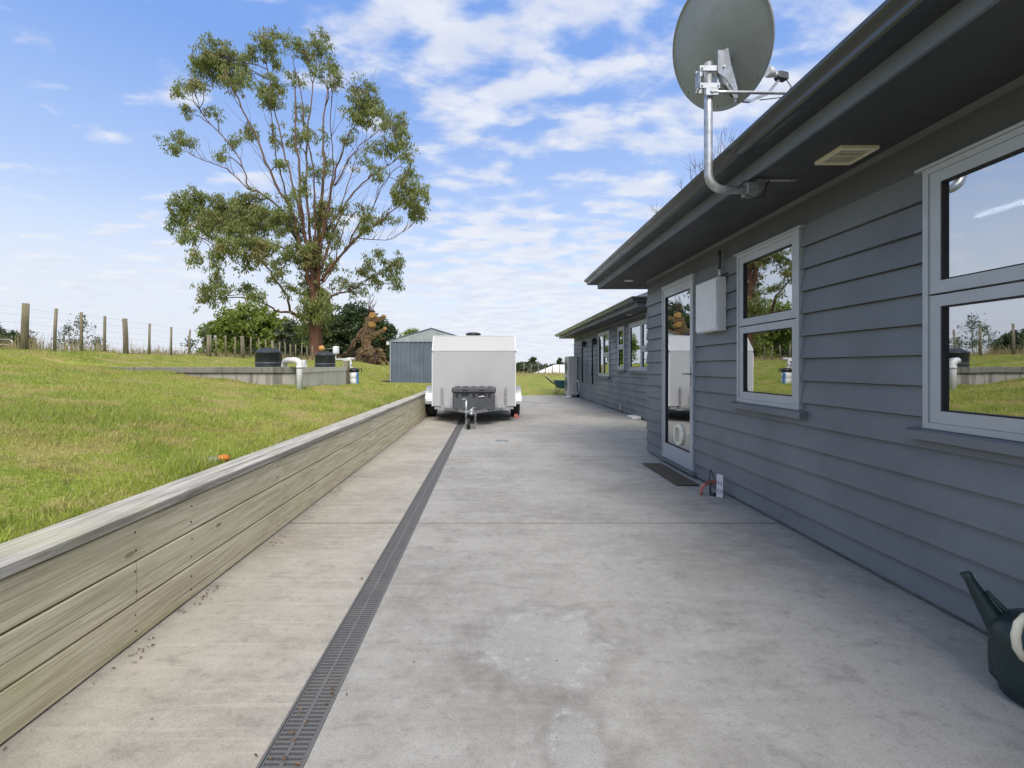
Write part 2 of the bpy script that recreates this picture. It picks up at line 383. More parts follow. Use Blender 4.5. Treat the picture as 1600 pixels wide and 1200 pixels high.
    def build(s, name, mat, parent=None, world=True):
        me = bpy.data.meshes.new(name)
        o_ = kids_origin(parent) if (parent and world) else Vector((0, 0, 0))
        me.from_pydata([(a-o_.x, b-o_.y, c-o_.z) for a, b, c in s.v], [], s.f)
        me.polygons.foreach_set('use_smooth', s.sm)
        me.materials.append(MATS[mat]); me.update()
        import bmesh
        bm = bmesh.new(); bm.from_mesh(me); bmesh.ops.recalc_face_normals(bm, faces=bm.faces); bm.to_mesh(me); bm.free()
        o = bpy.data.objects.new(name, me); C.objects.link(o)
        if parent: o.parent = parent
        return o
def npmesh(name, V, F, mat, parent=None, smooth=False):
    """V (n,3) array, F (m,k) array"""
    me = bpy.data.meshes.new(name); k = F.shape[1]
    if parent is not None:
        o_ = kids_origin(parent); V = V-np.array(o_)
    me.vertices.add(len(V)); me.vertices.foreach_set('co', np.ascontiguousarray(V, dtype=np.float32).ravel())
    me.loops.add(F.size); me.loops.foreach_set('vertex_index', np.ascontiguousarray(F, dtype=np.int32).ravel())
    me.polygons.add(len(F)); me.polygons.foreach_set('loop_start', np.arange(0, F.size, k, dtype=np.int32))
    me.polygons.foreach_set('loop_total', np.full(len(F), k, dtype=np.int32))
    if smooth: me.polygons.foreach_set('use_smooth', np.ones(len(F), dtype=bool))
    me.update(calc_edges=True); me.validate(); me.materials.append(MATS[mat])
    o = bpy.data.objects.new(name, me); C.objects.link(o)
    if parent is not None: o.parent = parent
    return o
def tag(o, label=None, cat=None, group=None, kind=None):
    if label: o['label'] = label
    if cat: o['category'] = cat
    if group: o['group'] = group
    if kind: o['kind'] = kind
    return o
def thing(name, loc, label, cat, group=None):
    o = bpy.data.objects.new(name, None); C.objects.link(o); o.location = loc; o.empty_display_size = .1
    return tag(o, label, cat, group)
def struct(o, label=None): return tag(o, label, None, None, 'structure')
def arc(c, r, a0, a1, n, plane='xz'):
    out = []
    for i in range(n+1):
        a = R(a0+(a1-a0)*i/n); p, q = r*math.cos(a), r*math.sin(a)
        out.append({'xz': (c[0]+p, c[1], c[2]+q), 'yz': (c[0], c[1]+p, c[2]+q), 'xy': (c[0]+p, c[1]+q, c[2])}[plane])
    return out

# ================================================================ GROUND
def sstep(t): t = np.clip(t, 0, 1); return t*t*(3-2*t)
def H(x, y):
    x = np.asarray(x, float); y = np.asarray(y, float); X = -x
    L = np.interp(X, [1.6, 3.25, 5.7, 7.0, 8.3, 10, 14, 24, 45, 400], [.525, .84, 1.075, 1.2, 1.53, 1.57, 1.5, 1.35, 1.2, 1.0])
    P = np.interp(X, [0, 3.3, 5, 7, 8.3, 10, 14, 24, 45, 400], [1.12, 1.14, 1.17, 1.27, 1.50, 1.54, 1.45, 1.3, 1.1, 1.0])
    L2 = np.interp(X, [1.6, 3.95], [.525, .72])
    xr = 3.3+(y-7.7)*.149
    lo = np.interp(y, [12.4, 16, 19.5, 30, 60], [.72, .6, .46, .8, .8]); lo = .525+(lo-.525)*np.clip((X-1.6)/2, 0, 1)
    e0 = np.interp(y, [12.45, 15, 20, 30], [4.0, 4.1, 4.2, 3.4]); wd = np.interp(y, [12.45, 15], [.25, 2.4])
    B = lo+(P-lo)*sstep((X-e0)/wd)
    Lm = L+(L2-L)*sstep((y-7.7)/4.7)
    h = np.where(y < 7.74, L, np.where(y < 12.45, np.where(X > xr, P, Lm), B))
    rt = np.interp(y, [19.1, 21.5, 24, 32, 45, 60, 75, 400], [.0, .13, .28, .49, .55, -.4, -2.2, -3.0])
    hr = rt+(h-rt)*sstep((X-.0)/3.0)
    h = np.where(y > 19.1, hr, np.where(X > 1.63, h, -.08))
    h = h+(np.minimum(h, -2.5)-h)*sstep((y-60)/60)
    bumps = .014*np.sin(x*2.1+np.sin(y*1.3))*np.sin(y*1.7+x)+.008*np.sin(x*5.3+y*4.1)
    return h+np.where(X > 1.8, bumps*np.clip((X-1.7)/1.5, 0, 1), 0)+np.where((y > 19.6) & (X <= 1.8), bumps, 0)*.5
xs = np.unique(np.concatenate([-np.geomspace(10, 3000, 46), np.arange(-9.9, -4.2, .2), np.arange(-4.2, -3.1, .02), np.arange(-3.1, -1.8, .15), [-1.72, -1.66, -1.60], np.arange(-1.4, 6, .4), np.geomspace(6, 3000, 40)]))
ys = np.unique(np.concatenate([[-40, -20, -10, -5], np.arange(-3, 7.6, .25), [7.69, 7.72, 7.76, 7.8], np.arange(8, 12.3, .3), [12.42, 12.47, 12.6], np.arange(12.9, 19, .35), [19.08, 19.12, 19.3], np.arange(19.6, 50, .6), np.geomspace(50.5, 4000, 50)]))
GX, GY = np.meshgrid(xs, ys); GZ = H(GX, GY)
V = np.stack([GX, GY, GZ], -1).reshape(-1, 3); nx = len(xs); ii, jj = np.meshgrid(np.arange(nx-1), np.arange(len(ys)-1))
k = (jj*nx+ii).ravel(); F = np.stack([k, k+1, k+nx+1, k+nx], -1)
struct(npmesh('ground', V, F, 'lawn_ground', smooth=True))

# grass blades: dense near the camera, coarser with distance
def blades(n, xr, yr, hgt, wid, tall=1.0, cond=None, bend=.5):
    x = rng.uniform(*xr, n); y = rng.uniform(*yr, n)
    if cond is not None:
        k = cond(x, y); x, y = x[k], y[k]
    n = len(x); z = H(x, y)
    patch = .75+.5*np.sin(x*1.7+1.1*np.sin(y*2.3))*np.sin(y*1.9+.7)+.25*np.sin(x*6.1)*np.sin(y*7.3)
    h = hgt*tall*rng.uniform(.35, 1.3, n)*np.clip(patch, .4, 1.5); a = rng.uniform(0, 2*np.pi, n); d = np.stack([np.cos(a), np.sin(a)], -1)
    b = rng.uniform(0, 2*np.pi, n); l = np.stack([np.cos(b), np.sin(b)], -1)*(h*rng.uniform(.15, 1.0, n)*bend*1.6)[:, None]
    w_ = wid*rng.uniform(.6, 1.3, n)
    P0 = np.stack([x, y, z-.005], -1)
    def pt(off, t, zz): q = P0.copy(); q[:, :2] += d*off[:, None]+l*t; q[:, 2] += zz; return q
    v = np.stack([pt(-w_, 0, 0*h), pt(w_, 0, 0*h), pt(w_*.75, .35, h*.6), pt(-w_*.75, .35, h*.6), pt(0*w_, 1., h)], 1)
    return v
def bladeobj(name, vs, mat):
    v = np.concatenate(vs); n = len(v); k = np.arange(n)*5
    tri = np.concatenate([np.stack([k, k+1, k+2], -1), np.stack([k, k+2, k+3], -1), np.stack([k+3, k+2, k+4], -1)])
    return npmesh(name, v.reshape(-1, 3), tri, mat)
xr_ = lambda y: 3.3+(y-7.7)*.149
okL = lambda x, y: (x < -1.75) & ~((abs(-x-xr_(y)-.0) < .16) & (y > 7.6) & (y < 12.5)) & ~((x < -3.1) & (x > -7.2) & (y > 7.62) & (y < 7.86))
G = [blades(120000, (-4.4, -1.74), (1.2, 4.0), .042, .0021, cond=okL),
     blades(140000, (-8.3, -1.74), (3.0, 7.65), .046, .0032, cond=okL),
     blades(70000, (-8.3, -1.74), (7.65, 13), .04, .0055, cond=okL),
     blades(36000, (-8.3, -1.74), (13, 20), .05, .009, cond=okL),
     blades(26000, (-12, 3.4), (19.2, 34), .06, .014, cond=lambda x, y: okL(x, y) & ((x < -2) | (y > 19.25))),
     blades(16000, (-1.95, -1.735), (.8, 11), .085, .0028, cond=okL, bend=.6), blades(5000, (-5, -1.75), (1.2, 6), .085, .0028, cond=lambda x, y: okL(x, y) & (np.sin(x*3.1+2*np.sin(y*1.9))*np.sin(y*2.7+x) > .45), bend=.7),
     blades(5000, (-7, -3.1), (7.55, 7.66), .07, .003, bend=.6), blades(4000, (-3.9, -3.0), (7.6, 12.4), .06, .004, cond=okL),
     blades(3000, (-9, 8), (30, 50), .12, .02)]
tag(bladeobj('grass', G, 'grass_blade'), 'short mown grass covering the raised lawn', None, None, 'stuff')
S = [blades(5200, (-9.4, -8.25), (6, 24), .20, .004, bend=.35), blades(900, (-9.8, -8.4), (6, 24), .38, .003, bend=.3),
     blades(2600, (-14, -8), (24, 38), .3, .008, bend=.4), blades(1600, (-2, 8), (33, 44), .3, .014, bend=.4),
     blades(1500, (-8, -2), (1.5, 7.6), .035, .002, bend=1.6)]
tag(bladeobj('dry_grass', S, 'straw'), 'long dry straw-coloured grass left unmown along the fence lines', None, None, 'stuff')

# ---------------------------------------------------------------- driveway
d = MB(); YJ = [-3, 3.497, 6.09, 9.6, 13.2, 19.06]
for a, b_ in zip(YJ[:-1], YJ[1:]):
    d.bbox(-1.60, -.702, a+.007, b_-.007, -.1, 0, .003)
    d.bbox(-.563, 3.46 if b_ > 6.5 else 2.30, a+.007, b_-.007, -.1, 0, .003)
struct(d.build('driveway', 'drive_concrete'))
jn = MB()
for y in YJ[1:-1]: jn.box(-1.6, -.702, y-.0068, y+.0068, -.1, -.0022).box(-.563, 2.3 if y < 6.4 else 3.44, y-.0068, y+.0068, -.1, -.0022)
struct(jn.build('driveway_joints', 'soil'))
struct(MB().box(-1.6, 3.45, -3, 19.04, -.14, -.104).box(-1.6, -.74, -3, 19.0, -.05, -.012).build('driveway_base', 'soil'))

# channel drain
dr = thing('channel_drain', (-.6325, -.2, 0), 'long dark slotted channel drain running down the concrete driveway', 'drain')
ch = MB().box(-.702, -.694, -.2, 13, -.11, .001).box(-.571, -.563, -.2, 13, -.11, .001).box(-.694, -.571, -.2, 13, -.112, -.10)
ch.build('channel', 'grate_plastic', dr)
gm = MB()
gm.bbox(-.0605, -.054, .002, .998, -.02, -.001, .002).bbox(.054, .0605, .002, .998, -.02, -.001, .002).bbox(-.0075, .0075, .002, .998, -.02, -.001, .002)
for i in range(54):
    y = .004+i*.01862
    gm.box(-.054, -.0075, y, y+.0085, -.016, -.0025); gm.box(.0075, .054, y, y+.0085, -.016, -.0025)
g0 = gm.build('grate', 'grate_plastic', dr, world=False)
for i in range(13):
    o = g0 if i == 0 else g0.copy()
    if i: C.objects.link(o); o.parent = dr
    o.location = (0, i*1.0-.0, 0)
cv_ = MB().lathe([(0, .003), (.105, .003), (.11, -.002)], (.18, 7.35, .002), 28).build('drain_cover', 'galv_dull')
tag(cv_, 'small round dark cover set in the concrete drive short of the trailer', 'drain cover')

# leaf litter
rl = random.Random(3); lv = []; lf = []
def litter(x, y, s):
    a = rl.uniform(0, 6.28); t = rl.uniform(-.3, .3); z = .004
    dx_, dy_ = math.cos(a)*s, math.sin(a)*s; k = len(lv)
    lv.extend([(x-dx_, y-dy_, z), (x+dy_*.3, y-dx_*.3, z+.004), (x+dx_, y+dy_, z+abs(t)*s), (x-dy_*.3, y+dx_*.3, z+.003)]); lf.append((k, k+1, k+2, k+3))
for i in range(130): litter(-1.53+abs(rl.gauss(0, .02)), rl.uniform(1, 11), rl.uniform(.004, .012))
for i in range(60): litter(rl.choice([1.5, 2.3, 2.6, 3.3])*-.0-1.50+abs(rl.gauss(0, .03)), rl.choice([1.9, 2.35, 3.1, 4.4])+rl.gauss(0, .05), rl.uniform(.006, .014))
for i in range(34): litter(-.63+rl.gauss(0, .05), rl.choice([1.5, 1.66, 1.35, 2.6, 3.4])+rl.gauss(0, .05), rl.uniform(.006, .016))
for i in range(60): litter(rl.uniform(-1.4, 2.0), rl.uniform(1, 9), rl.uniform(.003, .008))
for i in range(90): litter(2.15+rl.gauss(0, .02), rl.uniform(1, 6.3), rl.uniform(.004, .011))
o = npmesh('leaf_litter', np.array(lv), np.array(lf), 'dry_leaf'); tag(o, 'scattered brown leaf scraps on the concrete', None, None, 'stuff')

# ---------------------------------------------------------------- timber retaining wall
rw = thing('retaining_wall', (-1.6, 1, 0), 'long weathered timber retaining wall with a flat cap beside the driveway', 'wall')
rows = [(.006, .170, [3.36, 8.1, 12.9]), (.178, .347, [1.99, 6.8, 11.6]), (.355, .523, [3.36, 8.1, 12.9])]
for z0, z1, js in rows:
    e = [-1.2]+js+[17.4]
    for i, (a, b_) in enumerate(zip(e[:-1], e[1:])):
        jx = random.uniform(0, .004)
        MB().bbox(-1.60, -1.547+jx, a+.0015, b_-.0015, z0, z1, .004).build('board', 'sleeper_wood', rw)
e = [-1.2, 1.18, 5.9, 10.7, 17.4]
for a, b_ in zip(e[:-1], e[1:]): MB().bbox(-1.735, -1.532, a+.001, b_-.001, .532, .575, .004).build('cap_board', 'cap_wood', rw)
pst = MB()
for y in np.arange(-.9, 17, 1.2): pst.cyl((-1.67, y, -.1), (-1.67, y, .53), .062, 10)
pst.build('post_row', 'post_wood', rw)
MB().box(-1.612, -1.604, -1.2, 17.4, 0, .53).build('backing', 'soil', rw)
nl = MB()
for y in (.7, 1.98, 2.35, 3.30, 3.42, 4.6, 5.8, 7.0, 8.2):
    for z in (.05, .12, .22, .31, .40, .48): nl.cyl((-1.55, y+random.uniform(-.01, .01), z), (-1.5445, y, z), .0042, 8)
nl.build('nail_heads', 'steel_dark', rw)

# ---------------------------------------------------------------- house
hs = thing('house', (2.217, 0, 0), 'single-storey slate-grey weatherboard house with dark eaves along the driveway', 'house')
PITCH = .157; TOP = 2.206
def boards(mb, X, ya, yb, openings, zbot=.03, side=-1, swap=False, ztop=TOP):
    """lapped boards on a wall plane; the face looks to -X (or +-Y when swapped)"""
    rows_ = []; z = ztop; first = True
    while z > zbot+.01:
        lo_ = max(zbot, (z-(.166 if first else PITCH))); rows_.append((lo_, z, .166 if first else PITCH)); z = lo_; first = False
    def seg(a, b, z0, z1, rz0, rz1, ph):
        if abs(z0-rz0) < 1e-6 and z0 > zbot+.01: z0 += .0055
        if z1-z0 < .002 or b-a < .002: return
        def xo(z): return .003+.026*(rz1-z)/ph
        e0, e1 = xo(z0), xo(z1)
        if not swap: vs = [(X-e0, a, z0), (X-e0, b, z0), (X-e1, b, z1), (X-e1, a, z1), (X+.012, a, z0), (X+.012, b, z0), (X+.012, b, z1), (X+.012, a, z1)]
        else: vs = [(a, X+side*e0, z0), (b, X+side*e0, z0), (b, X+side*e1, z1), (a, X+side*e1, z1), (a, X-side*.02, z0), (b, X-side*.02, z0), (b, X-side*.02, z1), (a, X-side*.02, z1)]
        mb.add(vs, [(0, 1, 2, 3), (0, 4, 5, 1), (0, 3, 7, 4), (1, 5, 6, 2), (3, 2, 6, 7)])
    for z0, z1, ph in rows_:
        zs = sorted({z0, z1} | {z for o_ in openings for z in o_[2:] if z0 < z < z1})
        for za, zb in zip(zs[:-1], zs[1:]):
            cur = ya
            for oa, ob, oz0, oz1 in sorted(openings):
                if oz0 <= za+1e-6 and oz1 >= zb-1e-6: seg(cur, oa, za, zb, z0, z1, ph); cur = ob
            seg(cur, yb, za, zb, z0, z1, ph)
def walllining(mb, x0, x1, ya, yb, z0, z1, openings):
    cur = ya
    for oa, ob, oz0, oz1 in sorted(openings):
        mb.box(x0, x1, cur, oa, z0, z1); mb.box(x0, x1, oa, ob, z0, oz0); mb.box(x0, x1, oa, ob, oz1, z1); cur = ob
    mb.box(x0, x1, cur, yb, z0, z1)
XW = 2.217; X2 = 3.45
BIG = (.50, 2.299, .891, 2.187); SMALL = (3.22, 4.036, .891, 2.18); DOOR = (4.916, 5.80, .067, 2.195)
ops = [BIG, SMALL, DOOR]
mb = MB(); boards(mb, XW, -4, 6.43, ops); boards(mb, 6.43, XW+.01, 6.2, [], side=1, swap=True); mb.build('weatherboards', 'paint_slate', hs)
MB().box(XW-.004, XW+.02, -4, 6.43, TOP+.001, 2.40).box(XW+.02, 6.2, 6.41, 6.434, TOP+.001, 2.40).build('frieze_board', 'slate_eave_shade', hs)
WA = (13.15, 14.5, .91, 2.24); WB_ = (11.68, 12.27, 1.12, 2.235); WC = (9.62, 11.25, 1.10, 2.24)
mb = MB(); boards(mb, X2, 9.45, 18.85, [WA, WB_, WC]); boards(mb, 18.85, X2+.01, 9, [], side=1, swap=True); boards(mb, 9.45, X2+.01, 9, [], side=-1, swap=True)
mb.build('weatherboards', 'paint_slate', hs)
MB().box(X2-.004, X2+.02, 9.45, 18.85, TOP+.001, 2.40).box(X2+.02, 9, 18.83, 18.854, TOP+.001, 2.40).box(X2+.02, 9, 9.446, 9.47, TOP+.001, 2.40).build('frieze_board', 'slate_eave_shade', hs)
# scotia between wall and soffit
MB().prism([(XW-.03, 2.399), (XW-.005, 2.399), (XW-.005, 2.368), (XW-.012, 2.372)], 'y', -4, 6.43).build('eave_moulding', 'slate_eave_shade', hs)
MB().prism([(X2-.03, 2.399), (X2-.005, 2.399), (X2-.005, 2.368), (X2-.012, 2.372)], 'y', 9.45, 18.85).build('eave_moulding', 'slate_eave_shade', hs)
# foundation edge
MB().box(XW+.012, XW+.2, -4, 6.41, -.08, .06).box(X2+.012, X2+.2, 9.45, 18.83, -.08, .06).box(XW+.3, 6.2, 6.2, 6.40, -.08, .06).build('foundation', 'tank_wall_cap', hs)
# linings, floor, ceiling
mb = MB(); walllining(mb, XW+.021, XW+.10, -4, 6.40, .03, 2.41, ops); walllining(mb, X2+.021, X2+.10, 9.48, 18.8, .03, 2.41, [WA, WB_, WC])
mb.box(XW+.10, 6.2, -4, -3.9, .03, 2.41); mb.box(XW+.10, 6.2, 6.3, 6.39, .03, 2.41); mb.box(6.2, 6.3, -4, 9.5, .03, 2.41)
mb.box(XW+.10, 6.2, -3.9, 6.3, 2.38, 2.41)
mb.box(XW+.1, 4.6, 4.28, 4.36, .09, 2.38)
mb.build('interior_walls', 'interior', hs)
mb = MB(); mb.box(XW+.10, 6.2, -3.9, 6.3, .03, .09); mb.box(X2+.1, 8.9, 9.5, 18.8, .03, .09); mb.box(X2+.1, 9, 18.7, 18.8, .09, 2.38).box(X2+.1, 9, 9.5, 9.6, .09, 2.38).box(6.4, 6.5, 9.6, 18.7, .09, 2.38).box(X2+.1, 9, 9.5, 18.8, 2.38, 2.41)
mb.build('interior_floor', 'interior_dark', hs)
# eaves
def sweep(path, prof, outward):
    """profile (d,z) swept along a plan polyline with mitred corners; outward = +1 left of travel, -1 right"""
    P_ = [Vector((x, y)) for x, y in path]; n = len(P_); vs = []; fs = []; k = len(prof)
    for i, p in enumerate(P_):
        def nrm(a, b): t = (b-a).normalized(); return Vector((-t.y, t.x))*outward
        if i == 0: m_ = nrm(P_[0], P_[1])
        elif i == n-1: m_ = nrm(P_[-2], P_[-1])
        else:
            a_, b_ = nrm(P_[i-1], p), nrm(p, P_[i+1]); m_ = (a_+b_); m_ = m_/m_.dot(a_)
        for d_, z in prof: vs.append((p.x+m_.x*d_, p.y+m_.y*d_, z))
    for i in range(n-1):
        for j in range(k): fs.append((i*k+j, i*k+(j+1) % k, (i+1)*k+(j+1) % k, (i+1)*k+j))
    fs.append(tuple(range(k))); fs.append(tuple(reversed(range((n-1)*k, n*k))))
    return vs, fs
gprof = [(.0, 2.476), (.115, 2.476), (.128, 2.480), (.134, 2.492), (.137, 2.512), (.147, 2.524), (.162, 2.532), (.170, 2.545), (.172, 2.563), (.163, 2.572), (.156, 2.566), (.160, 2.558), (.152, 2.545), (.128, 2.53), (.122, 2.492), (.112, 2.484), (.006, 2.484), (.006, 2.58), (0, 2.58)]
fprof = [(-.02, 2.392), (-.001, 2.392), (-.001, 2.585), (-.02, 2.585)]
p1 = [(1.64, -4), (1.64, 7.01), (9.5, 7.01)]; p2 = [(9.5, 9.0), (2.90, 9.0), (2.90, 19.35), (9.5, 19.35)]
for pth in (p1, p2):
    v_, f_ = sweep(pth, gprof, 1); MB().add(v_, f_).build('gutter', 'gutter_metal', hs)
    v_, f_ = sweep(pth, fprof, 1); MB().add(v_, f_).build('fascia', 'paint_fascia', hs)
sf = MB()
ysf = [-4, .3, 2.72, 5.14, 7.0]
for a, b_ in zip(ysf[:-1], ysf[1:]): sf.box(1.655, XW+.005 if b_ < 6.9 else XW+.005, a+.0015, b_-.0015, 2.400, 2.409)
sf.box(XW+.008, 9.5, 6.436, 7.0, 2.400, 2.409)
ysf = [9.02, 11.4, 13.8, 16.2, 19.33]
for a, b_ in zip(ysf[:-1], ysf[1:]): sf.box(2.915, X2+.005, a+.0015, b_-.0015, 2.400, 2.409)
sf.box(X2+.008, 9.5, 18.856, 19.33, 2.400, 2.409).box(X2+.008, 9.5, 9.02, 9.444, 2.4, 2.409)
sf.build('soffit', 'slate_soffit_shade', hs)
MB().box(1.66, 9.4, -4, 6.99, 2.415, 2.43).box(2.92, 9.4, 9.05, 19.3, 2.415, 2.43).build('ceiling_backing', 'interior_dark', hs)
def hip(x0, x1, y0, y1, z0, s):
    hw = (x1-x0)/2; zr = z0+hw*s; xm = (x0+x1)/2
    mb = MB(); vs = [(x0, y0, z0), (x1, y0, z0), (x1, y1, z0), (x0, y1, z0), (xm, y0+hw, zr), (xm, y1-hw, zr)]
    mb.add(vs, [(0, 3, 5, 4), (1, 4, 5, 2), (0, 4, 1), (3, 2, 5)])
    # standing ribs
    for y in np.arange(y0+.35, y1, .4):
        t = min(1, (y-y0)/hw, (y1-y)/hw)
        mb.tube([(x0, y, z0+.01), (x0+hw*t, y, z0+hw*t*s+.01)], .012, 4, smooth=False)
    for x in np.arange(x0+.35, x1, .4):
        t = min(1, (x-x0)/hw, (x1-x)/hw)
        for yy, sg_ in ((y0, 1), (y1, -1)): mb.tube([(x, yy, z0+.01), (x, yy+sg_*hw*t, z0+hw*t*s+.01)], .012, 4, smooth=False)
    return mb
hip(1.59, 10.6, -7, 7.06, 2.583, .36).build('roof', 'roof_metal', hs)
hip(2.85, 10.6, 8.95, 19.4, 2.583, .36).build('roof', 'roof_metal', hs)
MB().box(6.6, 10.5, 6.9, 9.1, 0, 2.55).build('link_wall', 'paint_slate', hs)
MB().box(3.4, 10.4, -6.9, -4.02, 0, 2.55).build('back_wall', 'paint_slate', hs)
MB().box(6.6, 10.5, 7.08, 8.93, 2.56, 2.9).build('link_roof', 'roof_metal', hs)

def window(name, X, w_, split=None, mull=None, split_side=None, door=False):
    ya, yb, za, zb = w_
    f = MB().ring(X-.038, X+.09, ya+.001, yb-.001, za+.001, zb-.001, .028, .028, .028, .03)
    f.box(X-.05, X+.03, ya-.03, yb+.03, zb, zb+.014) if not door else f.box(X-.045, X+.03, ya-.015, yb+.015, zb, zb+.012)
    fr = f.build(name, 'joinery', hs)
    panes = []
    A, B, Z0, Z1 = ya+.028, yb-.028, za+.03, zb-.028
    cols = [(A, B)] if mull is None else [(A, mull-.012), (mull+.012, B)]
    for ci, (a, b_) in enumerate(cols):
        if split is None or (split_side is not None and ci != split_side): cells = [(Z0, Z1)]
        else: cells = [(Z0, split-.003), (split+.003, Z1)]
        for (z0, z1) in cells:
            sw = .055; bt = .15 if door else .06
            MB().ring(X-.031, X+.05, a+.002, b_-.002, z0+.002, z1-.002, sw, sw, sw if not door else .10, bt).build('sash', 'joinery', fr)
            MB().ring(X-.026, X+.0, a+sw+.002, b_-sw-.002, z0+bt+.002, z1-(sw if not door else .1)-.002, .007, .007, .007, .007).build('gasket', 'gasket', fr)
            MB().box(X-.010, X-.006, a+sw+.009, b_-sw-.009, z0+bt+.009, z1-(sw if not door else .1)-.009).build('glass_pane', 'glass', fr)
    if mull is not None: MB().box(X-.036, X+.08, mull-.012, mull+.012, Z0, Z1).build('mullion', 'joinery', fr)
    if not door:
        MB().prism([(X-.075, za-.055), (X-.075, za-.012), (X-.03, za-.001), (X+.005, za-.001), (X+.005, za-.055)], 'y', ya-.06, yb+.06).build('sill', 'paint_slate', fr)
    return fr
window('window', XW, BIG, 1.555, 1.40)
window('window', XW, SMALL, 1.548)
window('window', X2, WA, 1.56, 13.83, 0)
window('window', X2, WB_, 1.72)
window('window', X2, WC, 1.60, 10.35, 0)
dob = window('door', XW, DOOR, door=True)
hd = MB(); hd.bbox(XW-.034, XW-.026, 4.955, 4.985, .98, 1.20, .002); hd.tube([(XW-.03, 4.97, 1.12), (XW-.075, 4.97, 1.12), (XW-.078, 5.0, 1.12), (XW-.078, 5.085, 1.12)], .008, 8); hd.build('handle', 'galv_dull', dob)
cf = MB(); seg = 40; cy, cz = 5.33, .405
vs = []
for k in range(seg):
    a = 2*math.pi*k/seg; c_, s_ = math.cos(a), math.sin(a); m_ = 1/max(abs(c_)/.062, abs(s_)/.08)
    for (r_, x_) in ((.128, XW-.010), (.128, XW-.030), (.118, XW-.036), (None, XW-.036), (None, XW-.012)):
        if r_ is None: vs.append((x_, cy+c_*min(m_, .09), cz+s_*min(m_, .09)))
        else: vs.append((x_, cy+c_*r_, cz+s_*r_))
fs = [(k*5+j, ((k+1) % seg)*5+j, ((k+1) % seg)*5+j+1, k*5+j+1) for k in range(seg) for j in range(4)]
MB().add(vs, fs).build('cat_flap', 'cream_plastic', dob)
MB().box(XW-.019, XW-.014, cy-.055, cy+.055, cz-.073, cz+.073).build('flap_panel', 'beige_metal', dob)
MB().box(XW-.06, XW+.10, 4.86, 5.86, .03, .062).build('door_step', 'paint_slate', dob)

# things inside the house that show through the glass
MB().box(2.46, 2.64, 2.50, 2.53, .85, 2.3).build('curtain', 'white_paint', hs)
MB().box(2.34, 2.46, 4.14, 4.17, .85, 2.3).build('curtain', 'white_paint', hs)
tl = thing('tube_light', (3.62, 2.6, 2.33), 'lit white tube light on the ceiling seen through the big window', 'light')
MB().bbox(3.59, 3.65, 2.05, 3.43, 2.345, 2.378, .004).build('batten', 'white_paint', tl)
MB().cyl((3.62, 2.08, 2.325), (3.62, 3.40, 2.325), .018, 12).build('tube', 'tube_glow', tl)
gb = thing('plastic_basin', (2.75, 2.2, .8), 'green plastic basin on the bench inside the big window', 'basin')
MB().lathe([(0, .01), (.13, .01), (.16, .1), (.18, .19), (.195, .195), (.17, .185), (.15, .1), (.12, .02), (0, .02)], (2.72, 2.33, .80), 30).build('bowl', 'green_plastic', gb)
bn = thing('bench', (2.8, 1.6, .09), 'pale bench under the big window inside the house', 'bench')
MB().bbox(2.42, 3.05, .3, 3.3, .77, .80, .005).build('bench_top', 'interior', bn)
MB().box(2.46, 3.0, .4, 3.25, .09, .769).build('cabinet', 'interior', bn)

# soffit fittings
vt = thing('soffit_vent', (2.0, 2.567, 2.4), 'cream louvred vent grille under the dark eave above the windows', 'vent')
MB().box(1.898, 1.918, 2.465, 2.669, 2.382, 2.4).box(2.085, 2.105, 2.465, 2.669, 2.382, 2.4).box(1.918, 2.085, 2.465, 2.487, 2.382, 2.4).box(1.918, 2.085, 2.647, 2.669, 2.382, 2.4).build('frame', 'cream_plastic', vt)
l_ = MB()
for i in range(9): l_.box(1.918, 2.085, 2.498+i*.017, 2.502+i*.017, 2.3835, 2.386)
for i in range(9): l_.box(1.934+i*.017, 1.9365+i*.017, 2.487, 2.647, 2.3865, 2.3875)
l_.box(1.918, 2.085, 2.563, 2.571, 2.3825, 2.387)
l_.build('slats', 'cream_plastic', vt)
MB().box(1.918, 2.085, 2.487, 2.647, 2.397, 2.3995).build('backing', 'steel_dark', vt)
def downlight(x, y, lab):
    t = thing('downlight', (x, y, 2.4), lab, 'light', 'round downlights in the eaves')
    MB().lathe([(.045, 0), (.062, 0), (.06, -.006), (.045, -.009), (.045, 0)], (x, y, 2.4), 24).build('trim', 'lamp_trim', t)
    MB().lathe([(0, -.001), (.045, -.001), (.045, -.004), (0, -.004)], (x, y, 2.4), 20).build('lens', 'white_plastic', t)
downlight(1.92, 6.34, 'small round downlight under the nearer eave corner above the glass door')
downlight(3.2, 10.5, 'small round downlight under the eave of the farther wing')

# ================================================================ THINGS ON AND BY THE HOUSE
# meter box
t = thing('meter_box', (2.2, 4.46, 1.8), 'white metal box on the weatherboards between the glass door and the small window', 'electrical box')
MB().bbox(2.118, 2.20, 4.25, 4.685, 1.54, 2.043, .004).build('cabinet', 'white_paint', t)
MB().bbox(2.108, 2.117, 4.265, 4.685, 1.55, 2.035, .003).build('lid', 'white_paint', t)
MB().cyl((2.112, 4.258, 1.60), (2.112, 4.258, 2.0), .006, 8).cyl((2.165, 4.31, 2.043), (2.165, 4.31, 2.12), .011, 10).build('hinge_rod', 'white_paint', t)
MB().cyl((2.165, 4.31, 2.12), (2.165, 4.31, 2.30), .0125, 10).tube([(2.165, 4.27, 2.055), (2.17, 4.22, 2.06), (2.19, 4.20, 2.065)], .008, 8).build('conduit', 'steel_dark', t)
# door mat
t = tag(MB().bbox(1.862, 2.095, 4.57, 5.59, .002, .016, .003).build('doormat', 'coir_mat'), 'dark brown doormat on the concrete at the glass door', 'doormat')
